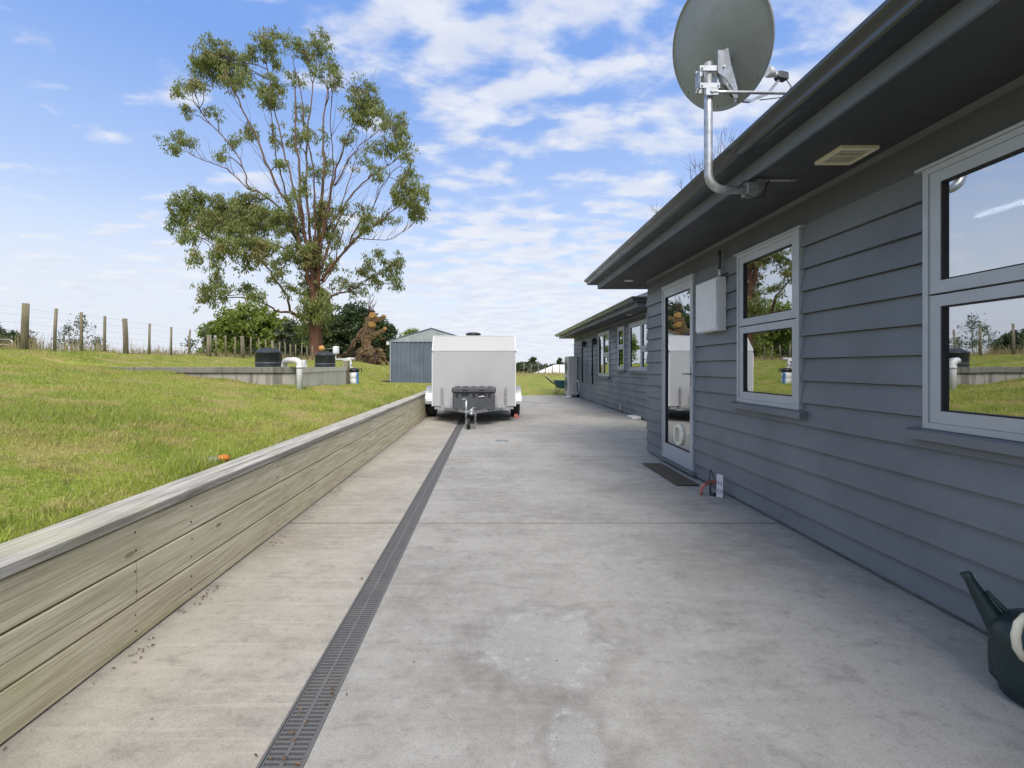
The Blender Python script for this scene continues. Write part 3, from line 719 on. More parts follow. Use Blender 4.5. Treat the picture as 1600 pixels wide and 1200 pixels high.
# red tap cover and marker board
t = thing('gully_trap', (2.02, 4.3, 0), 'small outdoor tap fitting with a faded red curved hose at the foot of the wall', 'tap')
MB().tube([(1.97, 4.26, .004), (1.968, 4.26, .035), (1.976, 4.262, .065), (1.998, 4.265, .09), (2.02, 4.27, .10)], .015, 12).build('hose', 'red_plastic', t)
MB().cyl((2.03, 4.27, .115), (2.10, 4.27, .12), .016, 10).cyl((2.09, 4.25, .10), (2.09, 4.25, .14), .018, 10).build('valve', 'red_brick', t)
MB().tube([(2.05, 4.27, .13), (2.062, 4.27, .235)], .004, 6).tube([(2.10, 4.27, .12), (2.065, 4.27, .24)], .004, 6).tube([(2.05, 4.25, 0), (2.05, 4.25, .11)], .008, 8).lathe([(.0, .02), (.03, .02), (.035, 0)], (2.07, 4.24, 0), 16).build('bracket', 'steel_dark', t)
mk = thing('marker_board', (2.105, 4.17, 0), 'thin white upright strip with purple lettering leaning on the bottom weatherboard', 'sign')
bd = MB(); bd.add([(2.075, 4.19, .003), (2.113, 4.15, .003), (2.122, 4.16, .208), (2.086, 4.20, .212), (2.078, 4.194, .003), (2.116, 4.154, .003), (2.125, 4.164, .208), (2.089, 4.204, .212)],
       [(0, 1, 2, 3), (4, 7, 6, 5), (0, 4, 5, 1), (1, 5, 6, 2), (2, 6, 7, 3), (3, 7, 4, 0)]).build('board', 'white_plastic', mk)
def text(s, size, M_, mat, parent, name='lettering'):
    cu = bpy.data.curves.new('t', 'FONT'); cu.body = s; cu.size = size; cu.align_x = 'CENTER'; cu.align_y = 'CENTER'; cu.extrude = .0004
    tmp = bpy.data.objects.new('t', cu); C.objects.link(tmp); dg = bpy.context.evaluated_depsgraph_get()
    me = bpy.data.meshes.new_from_object(tmp.evaluated_get(dg)); bpy.data.objects.remove(tmp)
    me.transform(M_); me.name = name; me.materials.clear(); me.materials.append(MATS[mat])
    o = bpy.data.objects.new(name, me); C.objects.link(o); o.parent = parent; return o
ux = Vector((.04, -.04, 0)).normalized(); uz = Vector((.009, .010, .205)).normalized(); un = ux.cross(uz)
for s_, hh, sz in (('N', .125, .05), ('O', .055, .05), ('=', .175, .03)):
    base_ = Vector((2.094, 4.17, .003))+uz*hh+un*.0015
    M_ = Matrix.Translation(base_-Vector(mk.location)) @ Matrix((( ux.x, uz.x, un.x, 0), (ux.y, uz.y, un.y, 0), (ux.z, uz.z, un.z, 0), (0, 0, 0, 1)))
    text(s_, sz, M_, 'ink_purple', mk)
# watering can
wc = thing('watering_can', (1.985, 1.63, 0), 'dark green watering can with a pale handle standing by the wall', 'watering can')
cx, cy = 2.0, 1.62
MB().lathe([(0, .002), (.125, .002), (.140, .012), (.150, .05), (.166, .06), (.168, .12), (.166, .22), (.160, .235), (.150, .26), (.12, .285), (.085, .298), (.062, .302), (.060, .316), (.052, .316), (.052, .29), (.1, .27), (.12, .24), (.125, .05), (0, .03)], (cx, cy, 0), 40, sy=.88).build('body', 'can_green', wc)
MB().tube([(1.94, 1.67, .13), (1.915, 1.70, .20), (1.885, 1.74, .295), (1.862, 1.772, .375), (1.855, 1.78, .395)], [.052, .040, .027, .016, .019], 14).build('spout', 'can_green', wc)
MB().tube([(1.955, 1.67, .255), (1.925, 1.70, .285), (1.89, 1.735, .345)], [.012, .010, .007], 8).build('spout_web', 'can_green', wc)
MB().tube([(1.95, 1.60, .305), (1.89, 1.58, .335), (1.835, 1.562, .342), (1.80, 1.553, .322), (1.787, 1.55, .285), (1.793, 1.55, .24), (1.82, 1.555, .205), (1.87, 1.567, .18)], .0125, 14).build('handle', 'cream_plastic', wc)
MB().lathe([(.055, .312), (.062, .318), (.055, .324), (.048, .318), (.055, .312)], (cx, cy, 0), 24).build('rim', 'black_plastic', wc)

# ---------------------------------------------------------------- satellite dish
ds = thing('satellite_dish', (1.64, 2.92, 2.34), 'grey satellite dish seen from behind on a bent galvanised pole under the eave', 'satellite dish')
pm_ = [(1.66, 2.92, 2.335), (1.50, 2.92, 2.335)]+arc((1.50, 2.92, 2.44), .105, 270, 180, 9)[1:]+[(1.395, 2.92, 2.8), (1.395, 2.92, 3.145)]
MB().tube(pm_, .026, 18).build('pole', 'galv', ds)
bk = MB().bbox(1.625, 1.70, 2.88, 2.96, 2.295, 2.372, .004).box(1.70, 1.74, 2.90, 2.94, 2.33, 2.398).box(1.69, 1.955, 2.898, 2.93, 2.391, 2.398)
for x in (1.76, 1.83, 1.92): bk.cyl((x, 2.914, 2.392), (x, 2.914, 2.386), .007, 8)
bk.cyl((1.66, 2.88, 2.335), (1.66, 2.868, 2.335), .011, 8)
bk.build('mounting_bracket', 'galv_dull', ds)
st = MB().tube([(1.385, 2.885, 2.94), (1.50, 2.885, 2.94), (2.2, 2.90, 2.94), (2.50, 2.92, 2.93)], .0105, 12).bbox(1.36, 1.44, 2.878, 2.89, 2.918, 2.962, .002).cyl((1.40, 2.879, 2.94), (1.40, 2.868, 2.94), .008, 8)
st.bbox(2.47, 2.54, 2.88, 2.96, 2.885, 2.94, .004)
st.build('stay_arm', 'galv', ds)
az, el = R(70), R(27)
nv = Vector((math.cos(el)*math.sin(az), math.cos(el)*math.cos(az), math.sin(el))); rv_ = nv.cross(Vector((0, 0, 1))).normalized(); uv = rv_.cross(nv).normalized()
dc = Vector((1.53, 3.05, 3.345)); Rd = .37
def DP(a, b, c): return dc+rv_*a+uv*b+nv*c
vs = []; seg = 64; prof = [(r_, -.085*(1-(r_/Rd)**2)) for r_ in np.linspace(0.002, Rd, 14)]
prof2 = prof+[(Rd+.006, .004), (Rd+.008, -.010), (Rd+.002, -.012), (Rd-.001, -.005)]+[(r_, h_-.004) for r_, h_ in reversed(prof[:-1])]
for r_, h_ in prof2:
    for k in range(seg):
        a = 2*math.pi*k/seg; vs.append(DP(r_*math.cos(a), r_*math.sin(a)*1.04, h_))
fs = [(i*seg+k, i*seg+(k+1) % seg, (i+1)*seg+(k+1) % seg, (i+1)*seg+k) for i in range(len(prof2)-1) for k in range(seg)]
MB().add(vs, fs, True).build('reflector', 'dish_grey', ds)
for a in (200, 245, 160, 300, 20): MB().cyl(DP(.35*math.cos(R(a)), .36*math.sin(R(a)), -.016), DP(.35*math.cos(R(a)), .36*math.sin(R(a)), -.026), .006, 8).build('rim_bolt', 'galv', ds)
# back bracket: two clamps round the pole, a pressed plate up to the reflector
bb = MB()
for z in (2.985, 3.095):
    bb.bbox(1.325, 1.455, 2.886, 2.896, z-.018, z+.018, .002); bb.bbox(1.325, 1.455, 2.944, 2.954, z-.018, z+.018, .002)
    for x in (1.34, 1.442): bb.cyl((x, 2.878, z), (x, 2.965, z), .006, 8)
bb.bbox(1.325, 1.329, 2.886, 2.954, 2.985, 3.095, .001)
bb.build('pole_clamp', 'galv', ds)
pl = MB()
def plate(pts, off, th=.004):
    off = Vector(off); n_ = (Vector(pts[1])-Vector(pts[0])).cross(Vector(pts[2])-Vector(pts[0])).normalized()*th
    vs = [Vector(p)+off for p in pts]+[Vector(p)+off+n_ for p in pts]; n = len(pts)
    pl.add(vs, [tuple(range(n)), tuple(reversed(range(n, 2*n)))]+[(i, (i+1) % n, n+(i+1) % n, n+i) for i in range(n)])
shape = [(1.435, 2.89, 3.20), (1.475, 2.895, 3.205), (1.505, 2.90, 3.225), (1.525, 2.905, 3.12), (1.555, 2.91, 3.03), (1.575, 2.915, 2.965), (1.55, 2.91, 2.955), (1.49, 2.90, 3.03), (1.435, 2.89, 3.06)]
plate(shape, (0, -.01, 0)); plate(shape, (.045, .07, 0))
pl.bbox(1.44, 1.455, 2.90, 2.95, 2.97, 3.10, .002)
for p_ in ((1.475, 2.885, 3.10), (1.50, 2.90, 3.07), (1.53, 2.92, 3.03)): pl.cyl(p_, (p_[0], p_[1]-.012, p_[2]), .007, 8)
for p_ in ((1.52, 2.93, 3.20), (1.565, 2.95, 3.05)): pl.tube([p_, (p_[0]+.05, p_[1]+.09, p_[2]+.02)], .012, 8)
pl.build('back_bracket', 'galv', ds)
dk = MB().tube([DP(0.02, -.33, -.03), DP(0.02, -.20, -.075)], .03, 8).build('bracket_shadow_box', 'steel_dark', ds)  # dark block standing in for the shadow behind the bracket
dk.name = 'bracket_shade_block'
A0, A1 = DP(0, -.36, -.02), DP(0.0, -.345, .44)
la = MB(); la.tube([A0, DP(0, -.40, .10), DP(0, -.40, .30), A1], [.013, .013, .012, .011], 4, smooth=False); la.build('feed_arm', 'galv', ds)
L0 = DP(0, -.315, .45)
ln = MB(); ln.tube([DP(0, -.26, .36), DP(0, -.275, .385), DP(0, -.29, .41)], [.034, .034, .026], 18).tube([DP(0, -.29, .41), DP(0, -.31, .44)], .018, 12)
ln.build('feed_horn', 'white_plastic', ds)
MB().tube([DP(0, -.305, .435), DP(0, -.315, .45), DP(0, -.345, .52)], [.025, .034, .033], 4, smooth=False).build('receiver', 'grey_plastic', ds)
MB().tube([DP(0, -.34, .51), DP(.01, -.42, .53), DP(0, -.47, .46), DP(0, -.45, .35), DP(0, -.42, .2)], .0035, 6).build('cable', 'rubber', ds)
MB().tube([(1.62, 2.90, 2.30), (1.66, 2.87, 2.26), (1.72, 2.88, 2.28), (1.76, 2.90, 2.36), (1.78, 2.91, 2.395)], .0035, 6).tube([(1.57, 2.895, 2.335), (1.60, 2.88, 2.37), (1.66, 2.90, 2.385)], .0035, 6).build('cable', 'rubber', ds)

# ---------------------------------------------------------------- far wing fittings
t = thing('heat_pump', (3.24, 18.4, 0), 'tall beige heat pump unit standing on the slab at the far wall end', 'heat pump')
MB().bbox(3.05, 3.42, 17.95, 18.86, .07, 1.61, .02).build('casing', 'beige_metal', t)
gr = MB()
for cz_ in (.50, 1.18):
    for i in range(6):
        r_ = .06+i*.045; gr.tube([(3.043, 18.45+r_*math.cos(a), cz_+r_*math.sin(a)) for a in np.linspace(0, 2*math.pi, 25)], .004, 4, cap=False)
gr.build('fan_grille', 'grey_plastic', t)
MB().box(3.10, 3.16, 18.0, 18.8, .002, .07).box(3.32, 3.38, 18.0, 18.8, .002, .07).build('feet', 'white_plastic', t)
t = thing('pipework', (3.42, 17.8, 0), 'pale lagged pipe looping from the side of the heat pump to the wall foot', 'pipe')
MB().tube([(3.36, 17.9, .12), (3.40, 17.75, .14), (3.42, 17.6, .28), (3.42, 17.55, .45), (3.40, 17.6, .62), (3.36, 17.75, .66), (3.34, 17.95, .66)], .035, 12).build('lagging', 'beige_metal', t)
MB().lathe([(0, .09), (.10, .085), (.11, 0)], (3.32, 17.7, .002), 16).build('sump', 'black_plastic', t)
t = tag(MB().bbox(2.96, 3.12, 17.55, 17.85, .002, .07, .02).bbox(2.80, 2.97, 17.6, 17.8, .002, .03, .01).build('foam_block', 'white_plastic'), 'white plastic lumps lying on the slab before the heat pump', 'block')
def hosereel(y, zt, zb, lab):
    t = thing('hose', (3.42, y, zt), lab, 'hose', 'black hoses hung on the far wing')
    MB().tube([(3.43, y, zt-.06)]+arc((3.37, y, zt-.03), .055, 0, 180, 7)+[(3.31, y, zt-.3), (3.312, y, (zt+zb)/2), (3.32, y, zb)], .028, 10).build('hose_drop', 'black_plastic', t)
    MB().lathe([(.055, -.05), (.085, -.045), (.085, .03), (.055, .035), (.055, -.05)], (3.38, y+.0, zt-.08), 18, axis='x').build('bracket', 'black_plastic', t)
    MB().cyl((3.31, y, zb+.25), (3.31, y, zb+.55), .036, 10).build('sleeve', 'black_plastic', t)
hosereel(16.5, 2.08, .65, 'black hose hanging on the far wing nearer the heat pump')
hosereel(14.85, 2.08, .64, 'black hose hanging beside the mirror-like window of the far wing')
t = thing('vent_stub', (3.38, 11.9, 0), 'slim white upright pipe stub with a dark red base at the wing wall', 'pipe')
MB().cyl((3.40, 11.95, .03), (3.40, 11.95, .23), .014, 10).build('pipe', 'white_plastic', t)
MB().cyl((3.42, 11.9, .0), (3.42, 11.9, .05), .03, 10).build('base', 'red_brick', t)
t = thing('plastic_block', (3.3, 10.55, 0), 'flat white block on the concrete where the wings meet', 'block')
MB().bbox(3.22, 3.42, 10.35, 10.75, .002, .062, .008).build('slab', 'white_plastic', t)
MB().tube([(3.42, 10.3, .03), (3.49, 10.2, .03)], .03, 10).build('spout', 'black_plastic', t)
# wheelbarrow
wb = thing('wheelbarrow', (2.9, 19.4, 0), 'dark teal wheelbarrow parked at the grass edge beside the heat pump', 'wheelbarrow')
X0, Y0 = 2.95, 19.5
vs = [(X0-.26, Y0-.30, .62), (X0+.34, Y0-.30, .60), (X0+.34, Y0+.30, .60), (X0-.26, Y0+.30, .62), (X0-.12, Y0-.2, .30), (X0+.16, Y0-.2, .30), (X0+.16, Y0+.2, .30), (X0-.12, Y0+.2, .30)]
vs += [(x+(.012 if x < X0 else -.012), y+(.012 if y < Y0 else -.012), z+.006) for x, y, z in vs]
MB().add(vs, [(0, 4, 5, 1), (1, 5, 6, 2), (2, 6, 7, 3), (3, 7, 4, 0), (4, 7, 6, 5), (8, 9, 13, 12), (9, 10, 14, 13), (10, 11, 15, 14), (11, 8, 12, 15), (12, 13, 14, 15), (0, 1, 9, 8), (1, 2, 10, 9), (2, 3, 11, 10), (3, 0, 8, 11)]).build('tray', 'teal_tray', wb)
fr = MB()
for s in (-1, 1): fr.tube([(X0-.62, Y0+s*.27, .78), (X0-.30, Y0+s*.25, .50), (X0+.10, Y0+s*.18, .28), (X0+.52, Y0+s*.05, .20)], .016, 8).tube([(X0-.12, Y0+s*.2, .36), (X0-.22, Y0+s*.22, .01), (X0+.05, Y0+s*.2, .28)], .014, 8)
fr.build('frame', 'steel_dark', wb)
MB().lathe([(.10, -.04), (.17, -.04), (.19, -.02), (.19, .02), (.17, .04), (.10, .04), (.10, -.04)], (X0+.50, Y0, .195), 24, axis='y').lathe([(0, -.02), (.1, -.02), (.1, .02), (0, .02)], (X0+.50, Y0, .195), 18, axis='y').build('wheel', 'rubber', wb)

# ---------------------------------------------------------------- trailer
tr = thing('enclosed_trailer', (-.37, 9.9, 0), 'white enclosed box trailer with a sloping top front and galvanised mudguards', 'trailer')
XL, XR = -1.285, .545
ZB, ZS, ZT = .345, 1.555, 1.885; YF, YT, YE = 9.9, 10.16, 12.6
MB().prism([(YF, ZB), (YF, ZS), (YT, ZT), (YE, ZT), (YE, ZB)], 'x', XL+.012, XR-.012).build('body', 'panel_white', tr)
tm = MB()
for x0, x1 in ((XL, XL+.022), (XR-.022, XR)):
    tm.box(x0, x1, YF-.006, YF+.02, ZB-.005, ZS-.012)
    e = .007
    tm.prism([(YF-.008, ZS-.010), (YF-.008, ZS+.012), (YT-.008, ZT+.008), (YT+.02, ZT+.008), (YF+.02, ZS-.010)], 'x', x0, x1)
    tm.box(x0, x1, YT+.02, YE+.004, ZT-.018, ZT+.008); tm.box(x0, x1, YF+.02, YE+.004, ZB-.006, ZB+.03)
tm.box(XL+.022, XR-.022, YF-.007, YF+.012, ZS-.012, ZS+.016)
tm.box(XL+.022, XR-.022, YT-.01, YT+.03, ZT-.006, ZT+.009)
tm.build('corner_trim', 'white_paint', tr)
for x in (XL+.006, XR-.006): MB().bbox(x-.012, x+.012, YF-.014, YF-.0075, ZS-.045, ZS-.016, .002).build('corner_cap', 'grey_plastic', tr)
MB().lathe([(0, .135), (.10, .130), (.16, .115), (.185, .09), (.18, .07), (.16, .065), (.15, 0), (0, 0)], (-.42, 10.9, ZT+.002), 28).build('roof_vent', 'black_plastic', tr)
tbx = MB()
x0, x1, y0, y1 = -.80, .102, 9.22, 9.74
tbx.bbox(x0+.02, x1-.02, y0+.015, y1, .318, .66, .02)
for a in (x0+.05, x0+.16, x0+.335, x0+.49, x0+.68, x1-.11): tbx.bbox(a, a+.05, y0+.003, y0+.02, .325, .652, .004)
tb = tbx.build('toolbox', 'grey_plastic', tr)
ld = MB().bbox(x0, x1, y0, y1+.01, .664, .775, .02).bbox(x0+.03, x1-.03, y0-.008, y0+.01, .69, .715, .003)
for i in range(5): ld.bbox(x0+.05+i*.17, x0+.15+i*.17, y0+.04, y1-.05, .774, .792, .006)
ld.build('lid', 'grey_plastic', tb)
lt = MB()
for x in (x0+.11, x0+.45, x1-.13): lt.bbox(x-.022, x+.022, y0-.018, y0-.001, .60, .70, .004)
for x in (x0+.20, x0+.54): lt.bbox(x, x+.16, y0-.010, y0-.001, .625, .655, .003).bbox(x+.02, x+.14, y0-.016, y0-.006, .718, .728, .002)
lt.build('latches', 'black_plastic', tb)
tg = MB().bbox(x0+.55, x0+.62, y0-.012, y0-.004, .585, .60, .001).bbox(x0+.60, x0+.67, y0-.012, y0-.004, .595, .612, .001).build('tag', 'white_plastic', tb)
fr = MB()
fr.bbox(XL+.05, XR-.05, 9.93, 10.0, .27, .338, .005).bbox(XL+.05, XL+.11, 10.0, 12.5, .27, .338, .005).bbox(XR-.11, XR-.05, 10.0, 12.5, .27, .338, .005).bbox(XL+.11, XR-.11, 12.4, 12.46, .27, .338, .005)
for y in (10.6, 11.2, 11.8): fr.box(XL+.11, XR-.11, y, y+.05, .28, .335)
for s in (-1, 1):
    xb = -.37+s*.70
    fr.tube([(-.37+s*.66, 9.95, .30), (-.37+s*.05, 8.85, .315)], .035, 4, smooth=False)
    fr.bbox(xb-.012 if s < 0 else xb-.012, xb+.012, 9.83, 9.88, .29, .76, .003); fr.bbox(xb+.014 if s < 0 else xb-.03, xb+.03 if s < 0 else xb-.014, 9.835, 9.845, .29, .745, .002)
    fr.bbox(xb-.07, xb+.07, 9.80, 9.93, .262, .29, .004)
    fr.bbox(-.37+s*.50-.20, -.37+s*.50+.20, 9.80, 9.87, .295, .345, .004)
fr.build('chassis', 'galv', tr)
cpn = MB().tube([(-.37, 8.98, .335), (-.37, 8.72, .345), (-.37, 8.64, .33)], [.045, .05, .038], 10).tube([(-.37, 8.66, .37), (-.35, 8.76, .40), (-.29, 8.84, .40)], [.012, .02, .022], 8).cyl((-.37, 8.66, .28), (-.37, 8.66, .33), .035, 12).bbox(-.43, -.31, 8.80, 8.92, .27, .36, .01).build('coupling', 'galv', tr)
jw = MB().cyl((-.475, 8.76, .20), (-.475, 8.76, .55), .021, 12).tube([(-.475, 8.76, .55), (-.475, 8.76, .575), (-.53, 8.74, .575), (-.56, 8.74, .570)], .009, 8).bbox(-.50, -.42, 8.74, 8.78, .31, .35, .003).tube([(-.475, 8.76, .2), (-.475, 8.74, .12), (-.455, 8.70, .105)], .012, 8)
j_ = jw.build('jockey_stand', 'galv', tr)
MB().lathe([(.055, -.03), (.095, -.03), (.105, -.015), (.105, .015), (.095, .03), (.055, .03), (.055, -.03)], (-.43, 8.73, .107), 26, axis='x').build('tyre', 'rubber', j_)
MB().lathe([(0, -.02), (.056, -.022), (.056, .022), (0, .02)], (-.43, 8.73, .107), 20, axis='x').build('rim', 'galv_dull', j_)
chn = MB(); zc = .30
for i in range(11):
    z = .30-i*.026; x = -.30+.008*math.sin(i*2.0)
    pts = arc((x, 8.76, z), .014, 0, 360, 8, 'xz' if i % 2 else 'yz'); chn.tube(pts, .0042, 5, cap=False)
chn.tube(arc((-.275, 8.73, .035), .028, 0, 300, 9), .006, 6).tube(arc((-.33, 8.75, .04), .022, 0, 300, 9, 'yz'), .006, 6)
chn.build('safety_chain', 'galv', tr)
for s, xi in ((-1, -1.535), (1, .475)):
    g = MB()
    outer = arc((0, 11.05, .30), .44, 176, 4, 20, 'yz'); inner = arc((0, 11.05, .30), .425, 4, 176, 20, 'yz')
    poly = [(p[1], p[2]) for p in outer]+[(p[1], p[2]) for p in inner]
    g.prism(poly, 'x', xi-.005, xi+.235)
    g.build('mudguard', 'galv', tr)
    wh = MB().lathe([(.20, .0), (.29, .0), (.315, .02), (.32, .06), (.32, .14), (.315, .18), (.29, .20), (.20, .20), (.20, 0)], (xi+.01, 11.05, .322), 36, axis='x').build('wheel', 'rubber', tr)
    MB().lathe([(0, .03), (.1, .03), (.16, .05), (.20, .02), (.205, .18), (0, .17)], (xi+.01, 11.05, .322), 28, axis='x').build('rim', 'galv_dull', wh)
MB().cyl((-1.3, 11.05, .322), (.5, 11.05, .322), .025, 10).box(-1.25, -1.20, 10.6, 11.5, .25, .30).box(.44, .49, 10.6, 11.5, .25, .30).build('axle', 'steel_dark', tr)
mf = MB().box(-1.28, -1.11, 10.66, 10.68, .05, .27).box(.36, .53, 10.66, 10.68, .05, .27)
t = tag(MB().prism([(10.62, .002), (10.735, .002), (10.735, .085)], 'x', .55, .63).bbox(.63, .66, 10.64, 10.70, .0, .05, .002).build('wheel_chock', 'red_plastic'), 'small red wheel chock tucked against the right trailer tyre', 'wheel chock')

# ---------------------------------------------------------------- shed
sh = thing('garden_shed', (-2.6, 19.5, .4), 'blue-grey ribbed metal shed with a pale low gable behind the trailer', 'shed')
sx0, sx1, sy0, sy1 = -4.30, -.80, 19.5, 22.3; ze = 2.30
def ribbed(mb, a0, a1, fix, z0, z1, axis, sgn, pitch=.2):
    n = int(round((a1-a0)/pitch)); p = (a1-a0)/n; cur = []
    for i in range(n):
        b = a0+i*p; cur += [(b, 0), (b+.006, .036), (b+.05, .036), (b+.058, 0), (b+p*.58, .0), (b+p*.60, .012), (b+p*.68, .012), (b+p*.70, 0)]
    cur.append((a1, 0)); vs = []; k = len(cur)
    for z in (z0, z1):
        for q, d_ in cur: vs.append((q, fix+sgn*d_, z) if axis == 'x' else (fix+sgn*d_, q, z))
    mb.add(vs, [(i, i+1, k+i+1, k+i) for i in range(k-1)])
m_ = MB(); ribbed(m_, sx0, sx1, sy0, .1, ze, 'x', -1); ribbed(m_, sy0, sy1, sx0, .1, ze, 'y', -1); ribbed(m_, sy0, sy1, sx1, .1, ze, 'y', 1); ribbed(m_, sx0, sx1, sy1, .1, ze, 'x', 1)
m_.build('wall', 'shed_blue', sh)
xm = -2.55; zr = 2.83
MB().prism([(sx0-.02, ze-.0), (xm, zr-.02), (sx1+.02, ze-.0)], 'y', sy0-.04, sy1+.02).build('gable', 'shed_light', sh)
MB().prism([(sx0-.10, ze-.02), (xm, zr), (sx1+.10, ze-.02), (sx1+.10, ze+.02), (xm, zr+.04), (sx0-.10, ze+.02)], 'y', sy0-.06, sy1+.06).build('roof', 'shed_blue', sh)
MB().box(sx0-.005, sx1+.005, sy0-.045, sy0-.038, ze-.035, ze-.002).box(sx0-.02, sx0+.02, sy0-.042, sy0+.02, .1, ze-.04).build('trim', 'shed_light', sh)
MB().box(sx0-.16, sx0-.04, sy0-.08, sy0+.05, ze-.16, ze-.03).build('gutter_end', 'white_paint', sh)
MB().bbox(sx0-.42, sx0-.03, sy0-.1, sy0+.1, .50, .60, .02).build('drain_elbow', 'black_plastic', sh)
tag(MB().bbox(-4.0, -.8, 19.28, 19.47, .42, .475, .01).build('shed_sill', 'tank_wall_concrete'), 'narrow pale concrete strip at the foot of the shed wall', 'kerb')

# ---------------------------------------------------------------- water tank compound
def P2(px, y): return (px-767)*y/711.1
def Z2(py, y): return 1.2+(573-py)*y/711.1
wl = thing('tank_retaining_wall', (-3.3, 7.7, .8), 'low concrete retaining wall with a darker cap stepping round the buried tanks', 'wall')
MB().box(-7.6, -3.255, 7.70, 7.78, .3, 1.09).build('wall_panel', 'tank_wall_concrete', wl)
e = [-7.6, -6.1, -4.6, -3.235]
for a, b_ in zip(e[:-1], e[1:]): MB().bbox(a+.001, b_-.001, 7.665, 7.80, 1.095, 1.195, .006).build('wall_cap', 'tank_wall_cap', wl)
m, n, b, o = newmat('concrete_lit'); p = pos(n)  # same wall's concrete, paler to paint in the return's brighter facing
n.link(n.mix(n.ramp(n.noise(p, 2.2, 5, .6), .35, .7), (.78, .73, .63), (.62, .57, .49)), b.inputs['Base Color']); b.inputs['Roughness'].default_value = .9
def slab(name, x0, y0, x1, y1, t_, z0, z1, mat_):
    dx_, dy_ = x1-x0, y1-y0; l_2 = math.hypot(dx_, dy_); nx_, ny_ = -dy_/l_2*t_/2, dx_/l_2*t_/2
    MB().prism([(x0+nx_, y0+ny_), (x1+nx_, y1+ny_), (x1-nx_, y1-ny_), (x0-nx_, y0-ny_)], 'z', z0, z1).build(name, mat_, wl)
slab('return_panel', -3.315, 7.80, -3.99, 12.38, .11, .4, 1.09, 'concrete_lit')
slab('return_cap', -3.315, 7.805, -3.99, 12.38, .15, 1.095, 1.192, 'concrete_lit')
MB().bbox(-3.995, -3.885, 12.40, 12.51, .4, 1.36, .006).build('end_post', 'post_wood', wl)
def tank(x, y, r, ztop, lab):
    t = thing('water_tank', (x, y, 1.12), lab, 'water tank', 'black water tanks behind the concrete wall')
    zt = ztop-1.08; zsh = .12+(ztop-1.2)*.74
    prof = [(r*.97, .0), (r, .02), (r, zt*.24), (r*1.012, zt*.26), (r*1.012, zt*.28), (r, zt*.30), (r, zsh-.02), (r*1.035, zsh-.015), (r*1.035, zsh+.008), (r*.99, zsh+.012)]
    MB().lathe(prof, (x, y, 1.08), 48).build('shell', 'tank_plastic', t)
    MB().lathe([(r*.99, zsh+.012), (r*.8, zsh+(zt-zsh)*.5), (r*.55, zsh+(zt-zsh)*.8), (r*.3, zsh+(zt-zsh)*.96), (0, zt)], (x, y, 1.08), 48).build('lid', 'tank_plastic', t)
    MB().lathe([(r*1.016, .185), (r*1.025, .190), (r*1.016, .195)], (x, y, 1.08), 48).build('band', 'galv_dull', t)
tank(P2(420, 8.4), 8.4, .228, Z2(543.5, 8.4), 'black ribbed water tank behind the thick white elbow pipe')
tank(P2(508, 11.0), 11.0, .233, Z2(549, 11.0), 'black ribbed water tank beside the white cylinder on pipes')
t = thing('drain_pipe', (-3.13, 7.43, .8), 'fat white plastic pipe arching over the concrete wall into the lawn', 'pipe')
MB().tube([(-3.13, 7.45, .7), (-3.13, 7.45, 1.21)]+arc((-3.22, 7.46, 1.215), .09, 0, 90, 6)[1:]+[(-3.34, 7.60, 1.305), (-3.52, 7.85, 1.305)]+[(-3.585, 7.93, 1.285), (-3.62, 7.97, 1.23), (-3.62, 7.97, 1.05)], .050, 20).build('pipe', 'white_plastic', t)
MB().cyl((-3.13, 7.45, 1.17), (-3.13, 7.45, 1.215), .055, 20).build('collar', 'white_plastic', t)
t = thing('junction_box', (-3.72, 8.9, 1.15), 'small white junction box behind the arch of the white pipe', 'box')
MB().bbox(P2(470.5, 8.9), P2(477.5, 8.9), 8.85, 8.95, 1.17, Z2(562.5, 8.9), .006).build('box', 'white_plastic', t)
MB().tube([(P2(477, 8.9), 8.9, 1.24), (P2(481, 8.9), 8.88, 1.16)], .012, 8).build('lead', 'white_plastic', t)
Q_ = lambda px, py, y=12.7: (P2(px, y), y, Z2(py, y))
pu = thing('pipe_manifold', Q_(540, 573), 'white plastic pipes and valves beside the wall post', 'pipe')
MB().tube([Q_(518, 562), Q_(540, 561.5), Q_(546, 561.5), Q_(548, 564), Q_(547.5, 573), Q_(549, 575.5), Q_(552, 575)], .026, 12).cyl(Q_(524, 562), Q_(524, 556), .026, 12).cyl(Q_(545.5, 569), Q_(550, 569), .036, 12).build('pipe', 'white_plastic', pu)
MB().cyl(Q_(542, 561, 12.9), Q_(554.5, 561, 12.9), .045, 12).build('fitting', 'beige_metal', pu)
x_, y_, z_ = Q_(538, 573)
MB().lathe([(.06, -.05), (.07, 0), (.07, .05), (.09, .055), (.09, .08), (.075, .085), (.075, .13), (.09, .135), (.09, .17), (.055, .19), (0, .2)], (x_, 12.85, z_), 24).build('filter_pot', 'white_plastic', pu)
x_, y_, z_ = Q_(525, 553.5)
t = thing('pressure_tank', (x_, y_, z_), 'white upright cylinder standing on the pipe beside the farther tank', 'tank')
MB().lathe([(0, -.005), (.07, 0), (.086, .03), (.088, .05), (.086, .19), (.07, .22), (0, .225)], (x_, y_, z_), 24).build('shell', 'white_plastic', t)
MB().cyl((x_, y_, z_-.06), (x_, y_, z_), .022, 10).tube([(x_-.07, y_, z_+.16), (x_-.28, y_+.1, z_+.16)], .006, 6).build('stem', 'beige_metal', t)
x_ = P2(555, 12.7)
t = thing('water_pump', (x_, 12.6, .72), 'white and blue pump canister with a black lid beyond the wall post', 'pump')
MB().lathe([(0, 0), (.115, .0), (.122, .02), (.122, .15), (.116, .155), (.122, .165), (.122, .36), (0, .36)], (x_, 12.6, .71), 28).build('canister', 'white_plastic', t)
